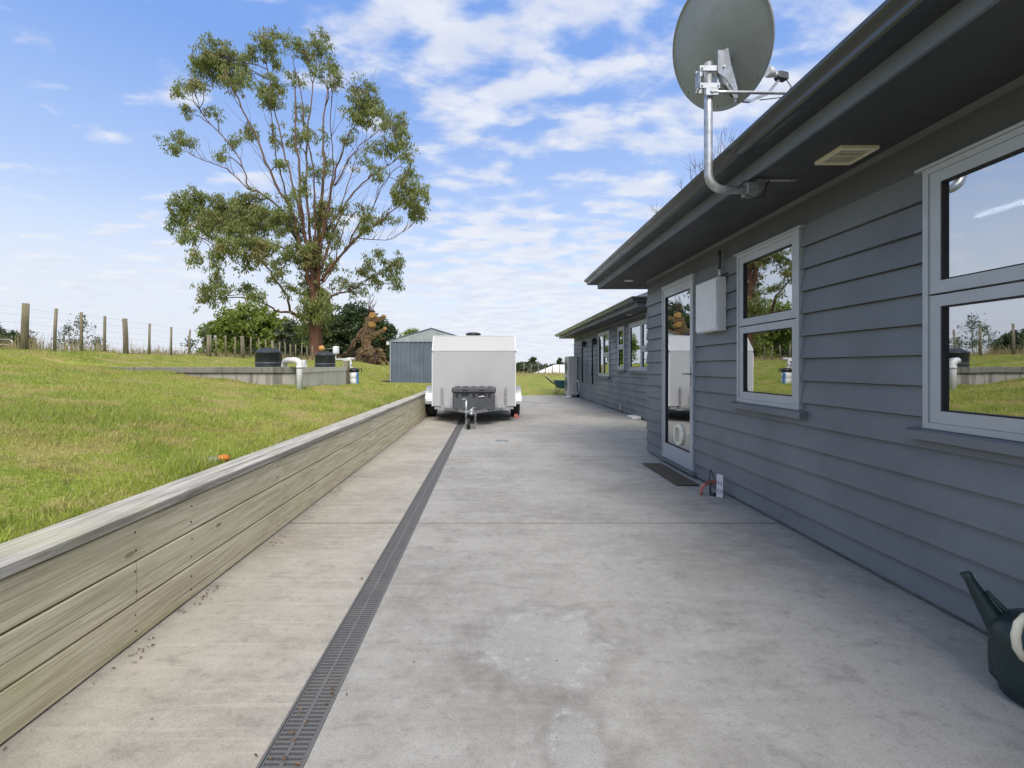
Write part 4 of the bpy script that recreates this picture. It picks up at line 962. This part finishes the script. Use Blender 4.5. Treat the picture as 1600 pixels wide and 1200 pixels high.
MB().lathe([(0, .46), (.06, .46), (.11, .435), (.135, .41), (.14, .35), (.122, .35), (0, .36)], (x_, 12.6, .71), 28).build('lid', 'black_plastic', t)
MB().bbox(x_+.095, x_+.145, 12.48, 12.53, .71, 1.03, .008).build('side_panel', 'blue_plastic', t)
MB().bbox(x_-.13, x_-.07, 12.465, 12.475, .71, .82, .003).build('foot_panel', 'teal_tray', t)
MB().tube([(x_+.12, 12.6, 1.13), (x_+.2, 12.6, 1.15), (x_+.215, 12.6, 1.04)], .014, 8).build('handle', 'black_plastic', t)
# small lamp behind the cap, near the camera
t = thing('garden_float', (-1.86, 3.05, .55), 'small grey rounded object with a bright orange top lying behind the wall cap', 'garden ornament')
MB().lathe([(0, -.05), (.03, -.045), (.046, -.01), (.043, .014), (.028, .032), (0, .039)], (-1.835, 3.0, .572), 22).build('shell', 'dish_grey', t)
MB().lathe([(0, .022), (.025, .019), (.041, .004), (.037, -.012), (0, -.02)], (-1.795, 3.05, .588), 18).build('cap', 'orange_plastic', t)

# ---------------------------------------------------------------- fence
fn = thing('wire_fence', (-8.3, 8, 1.5), 'post-and-wire farm fence of weathered posts along the top of the lawn', 'fence')
px = [38, 85, 127, 163, 197, 233, 267, 295]+[326, 338, 352.7, 367, 379.5, 392, 405, 416, 426.5, 436.5, 446, 454, 462, 471, 480, 488]
topy = [474, 482, 488, 494, 498, 505.5, 511, 515.5, 523, 526, 524, 526, 525, 527.5, 529, 531, 532, 534, 535, 537, 538, 539, 540, 541]
thick = {38: .052, 197: .050, 326: .066, 379.5: .062, 426.5: .05}
ptop = []
for q, ty in zip(px, topy):
    y = 711.1*8.3/(767-q); z = float(H(-8.3, y)); r_ = thick.get(q, .026); zt = Z2(ty, y); lean = random.uniform(-.02, .02)
    MB().tube([(-8.3, y, z-.2), (-8.3+lean*.4, y+lean*.3, (z+zt)/2), (-8.3+lean, y+lean, zt)], [r_*1.06, r_, r_*.95], 12).build('post' if r_ > .04 else 'batten', 'post_wood', fn)
    ptop.append((-8.29+lean*.5+.026, y, z))
yy0 = list(np.arange(1.0, 7.4, .62))
for i_, y in enumerate(yy0):
    r_ = .05 if i_ % 5 == 2 else .026; z = float(H(-8.3, y)); MB().tube([(-8.3, y, z-.2), (-8.3, y, z+.78)], r_, 10).build('post' if r_ > .04 else 'batten', 'post_wood', fn)
allp = [(-8.27, y, float(H(-8.3, y))) for y in yy0]+ptop
for hh in (.10, .21, .33, .46, .60, .73):
    MB().tube([(x, y, z+hh) for x, y, z in allp], .0013, 4, cap=False).build('wire', 'galv_dull', fn)
f2 = thing('distant_fence', (2, 44, .5), 'thin row of posts on the bank in front of the pale-roofed house', 'fence')
for q, tp in ((818.4, 565), (841, 567), (852.5, 569), (863, 568.5), (874, 569), (830, 569)):
    y = 44 if q not in (830, 852.5) else 48; x = (q-767)*y/711.1
    MB().cyl((x, y, .2), (x, y, 1.2+(573-tp)*y/711.1), .035, 6).build('post', 'post_wood', f2)
f3 = thing('paddock_fence', (-30, 30, 1), 'far paddock fence of short posts seen beyond the near wires', 'fence')
for q in (168.5, 206.5, 225.5, 246.5, 259, 274.5, 288, 306):
    y = 42; x = (q-767)*y/711.1; MB().cyl((x, y, 1.0), (x, y, 1.2+(573-546-(q-168)*.015)*y/711.1), .06, 6).build('post', 'post_wood', f3)
gt = thing('farm_gate', (-22, 20, 1.4), 'galvanised tube farm gate beyond the fence at the left edge', 'gate')
ga = MB()
for z in (1.55, 1.75, 1.95, 2.17, 2.40): ga.tube([(-23.6, 20, z), (-21.1, 20, z)] if z < 2.3 else [(-23.6, 20, z), (-21.2, 20, z), (-21.05, 20, z-.06), (-21.03, 20, z-.2), (-21.03, 20, 1.5)], .022, 8)
for x in (-23.6, -22.6): ga.tube([(x, 20, 1.5), (x, 20, 2.4)], .02, 8)
ga.build('gate_frame', 'galv', gt)
hf = thing('far_house', (11, 72, -2), 'low house with a pale hipped roof half hidden behind the grassy bank', 'house')
def hiproof(x0, x1, y0, y1, z0, zr):
    hw = (y1-y0)/2; vs = [(x0, y0, z0), (x1, y0, z0), (x1, y1, z0), (x0, y1, z0), (x0+hw, y0+hw, zr), (x1-hw, y0+hw, zr)]
    return MB().add(vs, [(0, 1, 5, 4), (2, 3, 4, 5), (1, 2, 5), (3, 0, 4), (0, 3, 2, 1)])
hiproof(6.4, 22, 70, 78.0, -.25, 1.55).build('roof', 'far_roof', hf)
MB().box(7, 21.4, 70.6, 77.4, -2.6, -.26).build('wall', 'far_roof', hf)
MB().box(9.6, 10.1, 71.5, 72.0, .1, 1.0).build('flue', 'white_paint', hf)

# ================================================================ TREES
def leafcloud(centers, spread, per, ln, wd, droop=.8):
    """many small pointed leaves round each centre"""
    centers = np.repeat(np.asarray(centers), per, 0); n = len(centers)
    sp = np.repeat(np.asarray(spread), per)[:, None] if np.ndim(spread) else spread
    p = centers+rng.normal(0, 1, (n, 3))*sp*np.array([1, 1, .8])
    d_ = rng.normal(0, 1, (n, 3)); d_[:, 2] -= droop*2; d_ /= np.linalg.norm(d_, axis=1)[:, None]
    w_ = np.cross(d_, rng.normal(0, 1, (n, 3))); w_ /= np.linalg.norm(w_, axis=1)[:, None]
    L_ = (ln*rng.uniform(.6, 1.3, n))[:, None]; W_ = (wd*rng.uniform(.7, 1.2, n))[:, None]
    v = np.stack([p, p+d_*L_*.45+w_*W_, p+d_*L_, p+d_*L_*.45-w_*W_], 1).reshape(-1, 3)
    k = np.arange(n)*4
    return v, np.stack([k, k+1, k+2, k+3], -1)
def curve(a, b, sag, n=6, jit=.0):
    a = Vector(a); b = Vector(b); out_ = []
    for i in range(n+1):
        t = i/n; p = a.lerp(b, t); p.z += sag*math.sin(math.pi*t)
        if 0 < i < n and jit: p += Vector((random.gauss(0, jit), random.gauss(0, jit), random.gauss(0, jit)))
        out_.append(p)
    return out_

# --- the big gum tree: limbs and leaf masses given as (across, up) on its own plane at 30 m, each with its own depth
TY = 25.0
def T(px, py, dep=0):
    y = TY+dep; return Vector(((px-767)*y/711.1, y, 1.2+(573-py)*y/711.1))
gx = (493-767)*TY/711.1
gum = thing('gum_tree', (gx, TY, 1.4), 'tall spreading gum tree with red-brown stems and open hanging foliage beyond the tanks', 'tree')
limbs = [  # (points, r0, r1, final depth)
 ([(494, 566), (494, 545), (493, 520), (492, 498), (491, 470), (489, 435), (487, 405)], .46, .10, 0),
 ([(493, 510), (488, 440), (478, 380), (470, 300), (464, 230), (461, 135)], .26, .05, -1.0),
 ([(493, 500), (497, 400), (500, 330), (506, 270), (505, 200), (512, 140)], .25, .05, 1.5),
 ([(490, 480), (485, 450), (470, 390), (455, 330), (432, 290), (412, 240), (380, 170), (350, 110)], .22, .04, -2.2),
 ([(472, 395), (440, 330), (405, 300), (388, 295), (375, 250), (340, 205), (310, 170), (300, 145)], .12, .025, 2.0),
 ([(388, 296), (360, 268), (335, 256), (310, 247), (285, 228)], .06, .02, 1.2),
 ([(481, 500), (470, 497), (455, 488), (435, 487), (415, 476), (380, 465), (345, 467)], .17, .03, -3.0),
 ([(457, 491), (447, 462), (432, 440), (420, 420), (400, 405), (350, 390), (315, 372)], .11, .03, -3.4),
 ([(486, 440), (460, 400), (425, 380), (385, 372), (340, 345), (300, 335)], .12, .03, 2.2),
 ([(500, 440), (522, 412), (545, 385), (565, 365), (590, 350), (615, 328), (642, 312)], .16, .03, -1.5),
 ([(503, 420), (522, 360), (545, 310), (575, 280), (600, 264), (625, 245)], .13, .03, 2.2),
 ([(500, 380), (515, 310), (530, 250), (545, 210), (560, 190), (572, 168)], .12, .03, -2.0),
 ([(524, 290), (545, 250), (570, 222), (592, 205), (612, 196)], .07, .02, 1.0),
 ([(503, 485), (520, 462), (545, 455), (570, 440), (605, 420)], .13, .03, 2.5),
 ([(489, 430), (482, 340), (478, 260), (482, 190), (490, 130), (497, 88)], .16, .03, 2.6),
 ([(478, 380), (462, 310), (448, 250), (430, 180), (418, 110), (412, 85)], .12, .03, 1.0),
 ([(482, 420), (452, 320), (436, 260), (426, 200), (422, 150)], .10, .025, -2.6),
 ([(493, 420), (492, 340), (489, 270), (476, 200), (470, 140), (452, 80)], .12, .025, -1.8),
 ([(500, 400), (510, 340), (518, 290), (520, 230), (516, 165), (522, 120)], .10, .02, -3.0),
 ([(508, 360), (530, 330), (545, 280), (562, 240), (590, 228)], .08, .02, 3.0),
 ([(540, 390), (560, 350), (580, 330), (600, 285), (630, 255)], .07, .02, -2.6),
 ([(560, 372), (590, 375), (615, 372), (640, 355)], .05, .012, 1.0),
 ([(496, 450), (520, 420), (540, 350), (570, 325)], .08, .02, -2.0),
]
skel = []; wood_ = MB()
for li, (pts, r0, r1, dep) in enumerate(limbs):
    n = len(pts); P = []
    for i, (a, b_) in enumerate(pts):
        t = i/(n-1); P.append(T(a, b_, dep*t**1.2))
    Q = []
    for i in range(n-1):
        p0 = P[max(0, i-1)]; p1, p2 = P[i], P[i+1]; p3 = P[min(n-1, i+2)]
        for s in range(4):
            t = s/4; Q.append(.5*((2*p1)+(p2-p0)*t+(2*p0-5*p1+4*p2-p3)*t*t+(3*p1-p0-3*p2+p3)*t**3)+Vector((random.gauss(0, .035), random.gauss(0, .035), 0))*(1 if li else 0))
    Q.append(P[-1]); rr = [.83*(.8 if li else 1)*(r0+(r1-r0)*(i/(len(Q)-1))**.6) for i in range(len(Q))]
    if li == 0: rr = [.46, .40, .36, .345, .34, .335, .33, .33, .325, .325, .32, .315, .31, .30, .285, .27, .25, .22, .20, .17, .15, .13, .11, .10, .08][:len(Q)]; rr += [.08]*(len(Q)-len(rr))
    wood_.tube(Q, rr, 12 if r0 > .2 else 8, wob=.06 if r0 > .15 else 0)
    for q, r_ in zip(Q, rr):
        if li: skel.append((q, r_))
wood_.build('trunk', 'bark', gum)
clus = [(338,86,30,22,3),(326,112,28,14,3),(372,109,20,20,3),(300,136,16,11,3),(277,145,5,5,2),(289,172,7,8,2),(336,174,12,8,1),(283,221,20,18,2),(269,233,8,8,2),(424,49,18,12,2),(412,77,25,18,2),(447,72,18,20,1),(476,77,16,14,3),(499,72,14,22,3),(517,103,10,12,3),(502,115,12,12,2),(522,128,9,10,3),(392,86,15,12,2),(424,143,22,24,3),(366,126,20,14,2),(461,129,12,14,1),(384,204,13,10,1),(358,218,16,10,1),(349,238,10,10,1),(426,212,12,18,1),(464,224,14,20,2),(490,207,16,12,1),(510,256,10,16,2),(496,270,7,6,1),(568,144,14,16,3),(571,172,28,20,3),(614,192,22,16,3),(625,218,16,18,3),(594,230,24,14,2),(637,244,8,14,2),(640,270,9,10,2),(579,256,18,12,1),(585,273,14,10,1),(640,302,26,20,3),(648,328,14,16,3),(568,330,12,10,2),(597,335,16,8,1),
 (297,316,26,18,3),(289,345,22,22,3),(341,325,30,22,3),(335,350,30,18,3),(384,342,28,24,3),(390,316,20,14,3),(424,339,24,18,3),(450,348,16,18,3),(401,385,28,18,3),(361,385,22,12,3),(297,376,14,18,2),(306,399,10,10,2),(335,405,6,12,2),(390,414,14,12,2),(441,405,14,16,2),(467,393,22,18,3),(507,342,18,30,3),(522,373,12,14,2),(539,330,8,14,2),(490,388,14,16,2),(326,451,18,14,2),(315,465,16,10,2),(349,457,12,12,2),(338,428,6,8,2),(384,448,6,8,1),(401,460,10,8,1),(499,463,20,22,3),(490,486,18,20,3),(508,480,14,16,3),(565,414,18,16,2),(611,416,20,16,3),(585,434,20,12,2),(556,451,16,12,2),(622,442,8,8,2),(588,396,6,6,2),(536,440,14,12,1),(571,347,10,10,1),(579,362,10,8,1),(453,451,10,10,1),(430,428,8,8,1),(479,414,20,18,3),(516,416,12,14,2),(478,452,14,18,2),(470,180,10,16,1),(440,262,8,10,1),(478,290,9,14,1),(458,310,10,14,1),(543,215,8,12,1),(474,505,12,14,2),(508,512,10,14,2),(484,525,8,12,1),(320,100,12,12,2),(350,100,14,16,3),(404,60,10,10,2),(432,95,10,12,2),(352,340,20,20,3),(405,345,18,20,3),(370,360,20,16,3)]
cen = []; tw = MB()
for cx_, cy_, rx, ry, dens in clus:
    base_dep = None; c0 = T(cx_, cy_)
    # attach to the nearest limb point that lies lower / further in
    best = min(skel, key=lambda q: (math.hypot(q[0].x-c0.x, (q[0].z-c0.z)*1.0)+(.9*max(0, q[0].z-c0.z+.2))+(0 if math.hypot(q[0].x-c0.x, q[0].z-c0.z) > .7 else .35)))
    dep = best[0].y-TY+random.uniform(-.8, .8)
    c0 = T(cx_, cy_, dep); k_ = (TY+dep)/711.1
    n_s = max(3, int(rx*ry*(.010, .030, .064)[dens-1]))+2
    tw.tube(curve(best[0], c0, .12, 5, .05), [min(best[1], .034)*(1-.14*i)+.003 for i in range(6)], 5)
    for _ in range(n_s):
        a = random.uniform(0, 2*math.pi); q = 1.03*math.sqrt(random.random())
        p_ = c0+Vector((rx*k_*q*math.cos(a), random.gauss(0, .45)*min(rx, 20)*k_, ry*k_*q*math.sin(a)))
        cen.append(p_)
        s_ = c0.lerp(best[0], random.uniform(0, .45))
        tw.tube(curve(s_, p_, .06, 3, .03), [.010, .008, .006, .003], 4)
# loose bare twigs between the limbs
for _ in range(420):
    q, r_ = random.choice(skel)
    if r_ > .2 or q.z < 5 or q.z > 14.5: continue
    out_d = Vector((q.x-gx, (q.y-TY)*.8, 0)); out_d = out_d.normalized() if out_d.length > .1 else Vector((1, 0, 0))
    L_ = random.uniform(.8, 2.2); e_ = q+Vector((out_d.x*L_*.45+random.gauss(0, .25), out_d.y*L_*.5+random.gauss(0, .4), L_*random.uniform(.6, 1)))
    tw.tube(curve(q, e_, -.08, 4, .04), [.013, .011, .008, .006, .003], 4)
    if random.random() < .12: cen.append(e_)
tw.build('branches', 'twig_bark', gum)
cenA = np.array([tuple(c_) for c_ in cen])
sub = np.repeat(cenA, 3, 0)+rng.normal(0, .15, (len(cenA)*3, 3))
Vv, Fv = leafcloud(sub, .10, 21, .185, .030, 1.0)
npmesh('crown', Vv, Fv, 'gum_leaf', gum)

# --- generic trees
def tree(name, x, y, z, h, cw, label, cat='tree', mat='light_leaf', blobs=14, per=60, ln=.3, wd=.09, seedk=1, group=None, trunkr=.18, shape='round', cd_=None, bark='twig_bark', lowest=.12):
    r_ = random.Random(seedk); t = thing(name, (x, y, z), label, cat, group); cd_ = cd_ or cw
    mb = MB(); top = z+h
    mb.tube([(x, y, z-.2), (x+r_.gauss(0, .1), y, z+h*.3), (x+r_.gauss(0, .15), y, z+h*.7)], [trunkr, trunkr*.7, trunkr*.25], 8)
    cs = []; ss = []
    for i in range(blobs):
        f = lowest+(1-lowest)*((i+.5)/blobs)
        if shape == 'round': w_ = math.sqrt(max(.05, 1-((f-.5)/.55)**2))
        elif shape == 'cone': w_ = max(.06, 1.05-f)
        elif shape == 'wide': w_ = math.sqrt(max(.04, 1-max(0, (f-.35)/.68)**2))
        else: w_ = .6
        a = i*2.4+r_.uniform(-.5, .5); q = r_.uniform(.35, .95)*w_
        c_ = np.array([x+cw/2*q*math.cos(a), y+cd_/2*q*math.sin(a), z+h*f*.94])
        br_ = (.16+.10*r_.random())*min(cw, h)*(.55 if shape == 'cone' else .8)
        mb.tube(curve((x, y, z+h*max(.08, f*.55)), tuple(c_), .1, 4, .05), [trunkr*.35, trunkr*.28, trunkr*.2, trunkr*.13, .01], 5)
        m_ = 12
        for _ in range(m_):
            d_ = np.array([r_.gauss(0, 1), r_.gauss(0, 1), r_.gauss(0, .75)]); d_ /= np.linalg.norm(d_)
            cs.append(c_+d_*br_*r_.uniform(.55, 1.05)); ss.append(br_*.20)
    mb.build('trunk', bark, t)
    Vv, Fv = leafcloud(np.array(cs), np.array(ss), per, ln, wd, .3)
    npmesh('crown', Vv, Fv, mat, t); return t
bgr = 'leafy trees beyond the fence'
tree('leafy_tree', P2(388, 46), 46, .9, Z2(477, 46)-.9, 5.6, 'bright green bushy tree, tallest of the clump behind the fence', blobs=30, per=34, ln=.34, wd=.10, seedk=2, group=bgr, lowest=.1)
tree('leafy_tree', P2(345, 47), 47, .9, Z2(498, 47)-.9, 3.6, 'lower yellow-green tree at the left end of the clump behind the fence', blobs=20, per=30, ln=.32, wd=.10, seedk=3, group=bgr)
tree('leafy_tree', P2(425, 45), 45, .9, Z2(491, 45)-.9, 4.2, 'rounded green tree behind the nearer tank in the clump', blobs=24, per=34, ln=.32, wd=.10, seedk=4, group=bgr)
tree('leafy_tree', P2(455, 44), 44, .9, Z2(502, 44)-.9, 3.0, 'small loose green tree closest to the gum trunk on its left', blobs=16, per=30, ln=.3, wd=.09, seedk=5, group=bgr, mat='grey_leaf')
dk_ = 'dark evergreens behind the shed side'
tree('evergreen_tree', P2(560, 46), 46, .9, Z2(482, 46)-.9, 6.6, 'broad dark evergreen behind the sawn dead log', mat='dark_leaf', blobs=40, per=42, ln=.3, wd=.09, seedk=6, shape='wide', group=dk_, lowest=.08)
tree('evergreen_tree', P2(518, 44), 44, .9, Z2(492, 44)-.9, 4.2, 'dark evergreen immediately right of the gum trunk', mat='dark_leaf', blobs=26, per=40, ln=.3, wd=.09, seedk=7, shape='wide', group=dk_, lowest=.08)
tree('evergreen_tree', P2(592, 48), 48, .9, Z2(505, 48)-.9, 4.0, 'lower dark evergreen showing between the dead log and the shed', mat='dark_leaf', blobs=24, per=40, ln=.3, wd=.09, seedk=8, shape='wide', group=dk_, lowest=.08)
tree('evergreen_tree', P2(478, 43), 43, .9, Z2(510, 43)-.9, 3.0, 'dark shrubby evergreen directly behind the gum trunk', mat='dark_leaf', blobs=16, per=36, ln=.28, wd=.09, seedk=9, shape='wide', group=dk_, lowest=.08)
tree('shelter_tree', P2(645, 60), 60, .5, Z2(514, 60)-.5, 4.6, 'treetop just showing over the shed roof slope', mat='light_leaf', blobs=16, per=26, ln=.3, wd=.09, seedk=10)
# low dry hedge line behind the fence
tree('hedge_shrub', -19.5, 36, 1.1, 1.5, 3.2, 'dark low shrub mass behind the fence below the left clump of trees', 'shrub', mat='dark_leaf', blobs=14, per=30, ln=.2, wd=.06, seedk=31, shape='wide', cd_=1.5)
# saplings
def sapling(px, ptop, pbase, y, label, lean=.0, n=16, grp='wispy saplings behind the fence', spread=1):
    x = P2(px, y); zb = Z2(pbase, y)-.3; zt = Z2(ptop, y); t = thing('sapling', (x, y, zb), label, 'sapling', grp)
    mb = MB(); stem = [Vector((x+lean*i/6*(zt-zb)+.04*math.sin(i), y, zb+(zt-zb)*i/6)) for i in range(7)]; mb.tube(stem, [.03, .026, .022, .018, .014, .01, .004], 6)
    cs = []
    for i in range(n):
        f = random.uniform(.15, 1); k = min(5, int(f*6)); q = stem[k].lerp(stem[k+1], f*6-k)
        w_ = (1.1-f)*.34*(zt-zb)*spread+.08; e_ = q+Vector((random.uniform(-.6, 1)*w_, random.uniform(-1, 1)*w_, random.uniform(.05, .3)))
        mb.tube(curve(q, e_, .03, 3), [.009, .007, .005, .003], 4); cs += [tuple(q.lerp(e_, .6)), tuple(e_)]
    mb.build('stem', 'twig_bark', t)
    Vv, Fv = leafcloud(np.array(cs), .12, 9, .19, .03, .1); npmesh('leaves', Vv, Fv, 'grey_leaf', t)
sapling(98, 515, 548, 28, 'short wispy sapling just right of the second near fence post', .12, 12)
sapling(124, 487, 548, 28, 'tallest wispy sapling, growing behind the third near fence post', .08, 26)
sapling(112, 507, 548, 29, 'wispy grey-green sapling left beside the tallest one', -.1, 14)
sapling(148, 531, 550, 28, 'small wispy sapling left of the fourth near fence post', .1, 8)
sapling(44, 518, 545, 24, 'dark wispy shoot against the first thick fence post', .0, 10)
sapling(298, 535, 556, 24, 'small leafy shoot at the eighth near fence post', .0, 9)
sapling(318, 512, 556, 40, 'slim leafy sapling at the left edge of the tree clump', .05, 14)
for i, (q, tp, lab) in enumerate(((6, 520, 'dark bush behind the farm gate'), (28, 526, 'lower dark bush between the gate and the first thick post'))):
    tree('dark_bush', P2(q, 42), 42, 1.0, Z2(tp, 42)-1.0, 3.6, lab, 'bush', mat='dark_leaf', blobs=20, per=34, ln=.24, wd=.07, seedk=40+i, shape='wide', lowest=.1)
tree('dark_bush', P2(-30, 42), 42, 1.0, Z2(508, 42)-1.0, 4.2, 'tall dark bush at the far left beyond the gate', 'bush', mat='dark_leaf', blobs=20, per=34, ln=.24, wd=.07, seedk=44, shape='wide', lowest=.1)
# distant trees on the right
for i, (q, tp, wd_, y, shp, lab) in enumerate(((812, 567, 5, 120, 'wide', 'far dark hedge tree closest to the trailer edge'), (824, 565.5, 5, 125, 'wide', 'far dark hedge tree behind the leaning fence post'),
      (833, 557, 5.0, 130, 'cone', 'tall far conifer rising above the hedge'), (839, 569, 6, 118, 'wide', 'rounded pale green far tree below the conifer'), (829, 569, 6, 116, 'wide', 'rounded far tree left beside the pale green one'),
      (848, 570, 5, 130, 'wide', 'far tree where the pale roof begins'), (856, 571, 6, 140, 'wide', 'low far tree behind the pale roof slope'), (874, 559, 3.6, 140, 'cone', 'slim far conifer behind the pale roof ridge'),
      (880, 567, 5, 142, 'wide', 'dark far tree right of the slim conifer'), (887, 570, 6, 140, 'wide', 'dark far tree above the heat pump'), (866, 569.5, 4, 140, 'wide', 'small dark far tree left of the slim conifer'))):
    tree('distant_tree', P2(q, y), y, -2.6, Z2(tp, y)+2.6, wd_, lab, mat='dark_leaf' if i not in (3, 4) else 'grey_leaf', blobs=14, per=16, ln=.6, wd=.2, seedk=60+i, shape=shp, group='far trees on the right horizon', lowest=.02)
for i in range(14):
    x_ = -120+i*26; y_ = 230+20*math.sin(i*1.7)
    tree('horizon_tree', x_, y_, -3, random.uniform(5, 7.5), 22, 'far low shelter belt on the horizon', mat='dark_leaf', blobs=14, per=10, ln=1.2, wd=.5, seedk=90+i, shape='wide', group='shelter belt on the horizon', lowest=.0)

# --- sawn dead log heap
lg = thing('fallen_tree', (-7.6, 28, 1.1), 'upended dead tree with sawn orange-cut limbs and torn roots', 'dead tree')
def L(px, py, dy=0): y = 29.6+dy; return Vector((P2(px, y), y, Z2(py, y)))
lw_ = MB()
for pts, rr in (([(585, 578), (580, 560), (574, 545), (572, 525), (577, 507), (580, 494)], [.55, .46, .36, .30, .24, .2]),
                ([(577, 520), (580, 512), (581, 507)], [.3, .25, .21]),
                ([(578, 500), (571, 510), (560, 527), (553, 540), (545, 549), (534, 557), (530, 565)], [.26, .24, .20, .17, .13, .11, .09]),
                ([(578, 503), (588, 501), (598, 496), (600, 494)], [.2, .17, .13, .10]),
                ([(576, 530), (588, 521), (598, 517), (602, 513)], [.26, .2, .15, .12]),
                ([(590, 522), (597, 530), (602, 528)], [.10, .08, .05]),
                ([(570, 545), (562, 552), (556, 566), (552, 576)], [.3, .25, .2, .18]),
                ([(577, 575), (577, 560), (581, 550), (589, 546), (596, 549), (600, 558), (604, 568), (608, 573)], [.13, .14, .15, .16, .16, .14, .12, .09]),
                ([(592, 552), (593, 565), (597, 574)], [.12, .10, .08]), ([(570, 560), (562, 570), (560, 576)], [.25, .3, .3])):
    n = len(pts); P = [L(a+random.uniform(-1.2, 1.2), b_, .4*math.sin(i*1.3+a)) for i, (a, b_) in enumerate(pts)]; Q = []; rq = []
    for i in range(n-1):
        for s in range(4):
            t = s/4; Q.append(P[i].lerp(P[i+1], t)+Vector((random.gauss(0, .05), random.gauss(0, .05), 0))); rq.append((rr[i]+(rr[i+1]-rr[i])*t)*random.uniform(.68, 1.05))
    Q.append(P[-1]); rq.append(rr[-1]); lw_.tube(Q, rq, 11, wob=.22, smooth=False)
    for _ in range(3):
        of = Vector((random.gauss(0, rr[0]*.6), random.uniform(-rr[0], 0), 0)); lw_.tube([q+of*(1-.5*k/len(Q)) for k, q in enumerate(Q)], [r_*.38 for r_ in rq], 6, wob=.3, smooth=False)
rl2 = random.Random(5); rt_ = MB()
for _ in range(200):
    a = L(rl2.gauss(572, 9), rl2.uniform(548, 578), rl2.uniform(-.7, .6)); e_ = a+Vector((rl2.gauss(0, .55), rl2.gauss(0, .4), rl2.gauss(-.15, .35)))
    rt_.tube(curve(a, e_, .05, 3, .06), [.035, .026, .018, .008], 5)
lw_.build('log', 'log_bark', lg); rt_.build('roots', 'twig_bark', lg)
ce = MB()
for (a, b_, r_) in ((581, 492, .215), (580, 506.5, .215)):
    c_ = L(a, b_, -.62); ce.cyl(c_, c_+Vector((.02, .45, -.03)), r_*.86, 22)
for (a, b_, r_) in ((600.5, 493.5, .11), (602, 513, .13)):
    c_ = L(a, b_, -.3); ce.cyl(c_, c_+Vector((-.15, .25, -.05)), r_*.8, 14)
ce.build('sawn_end', 'cut_wood', lg)
tw2 = MB()
for i in range(9):
    a = L(576+i*.4, 490, .1); e_ = L(572+i*2.3, 455+abs(i-4)*4, .3); tw2.tube(curve(a, e_, .1, 5, .06), [.04, .03, .02, .014, .01, .006], 5)
tw2.build('dead_twigs', 'twig_bark', lg)
lg2 = tag(MB().tube([L(500, 545, -6), L(506, 543, -6)], [.14, .12], 12).build('cut_log', 'cut_wood'), 'short orange cut log lying at the foot of the gum trunk', 'log')

# --- bare tree behind the house, only its tips clear the gutter
bt = thing('bare_tree', (8.2, 17, 0), 'bare thin-twigged tree behind the house, only its tips showing over the gutter', 'tree')
mb = MB(); mb.tube([(8.2, 17, 0), (8.1, 17, 3), (8.0, 17, 5.5)], [.2, .15, .1], 8)
def Bp(px, py, y=17): return Vector((P2(px, y), y, Z2(py, y)))
tips = [(1136, 199), (1128, 206), (1146, 212), (1150, 222), (1084, 238), (1092, 246), (1078, 252), (1100, 246), (1014, 320), (1022, 326), (1030, 332), (1062, 281), (1070, 290), (1118, 228), (1160, 205)]
for q in tips:
    e_ = Bp(*q); s_ = Vector((8.0+(e_.x-8)*.25, 17, 5.0+random.uniform(-.5, .5)))
    mb.tube(curve(s_, e_, -.15, 6, .06), [.05, .04, .028, .018, .012, .008, .004], 5)
    for _ in range(4):
        m_ = s_.lerp(e_, random.uniform(.8, .97)); mb.tube(curve(m_, e_+Vector((random.gauss(0, .2), random.gauss(0, .2), random.uniform(-.25, .1))), 0, 3, .02), [.008, .006, .005, .003], 4)
mb.build('branches', 'twig_bark', bt)
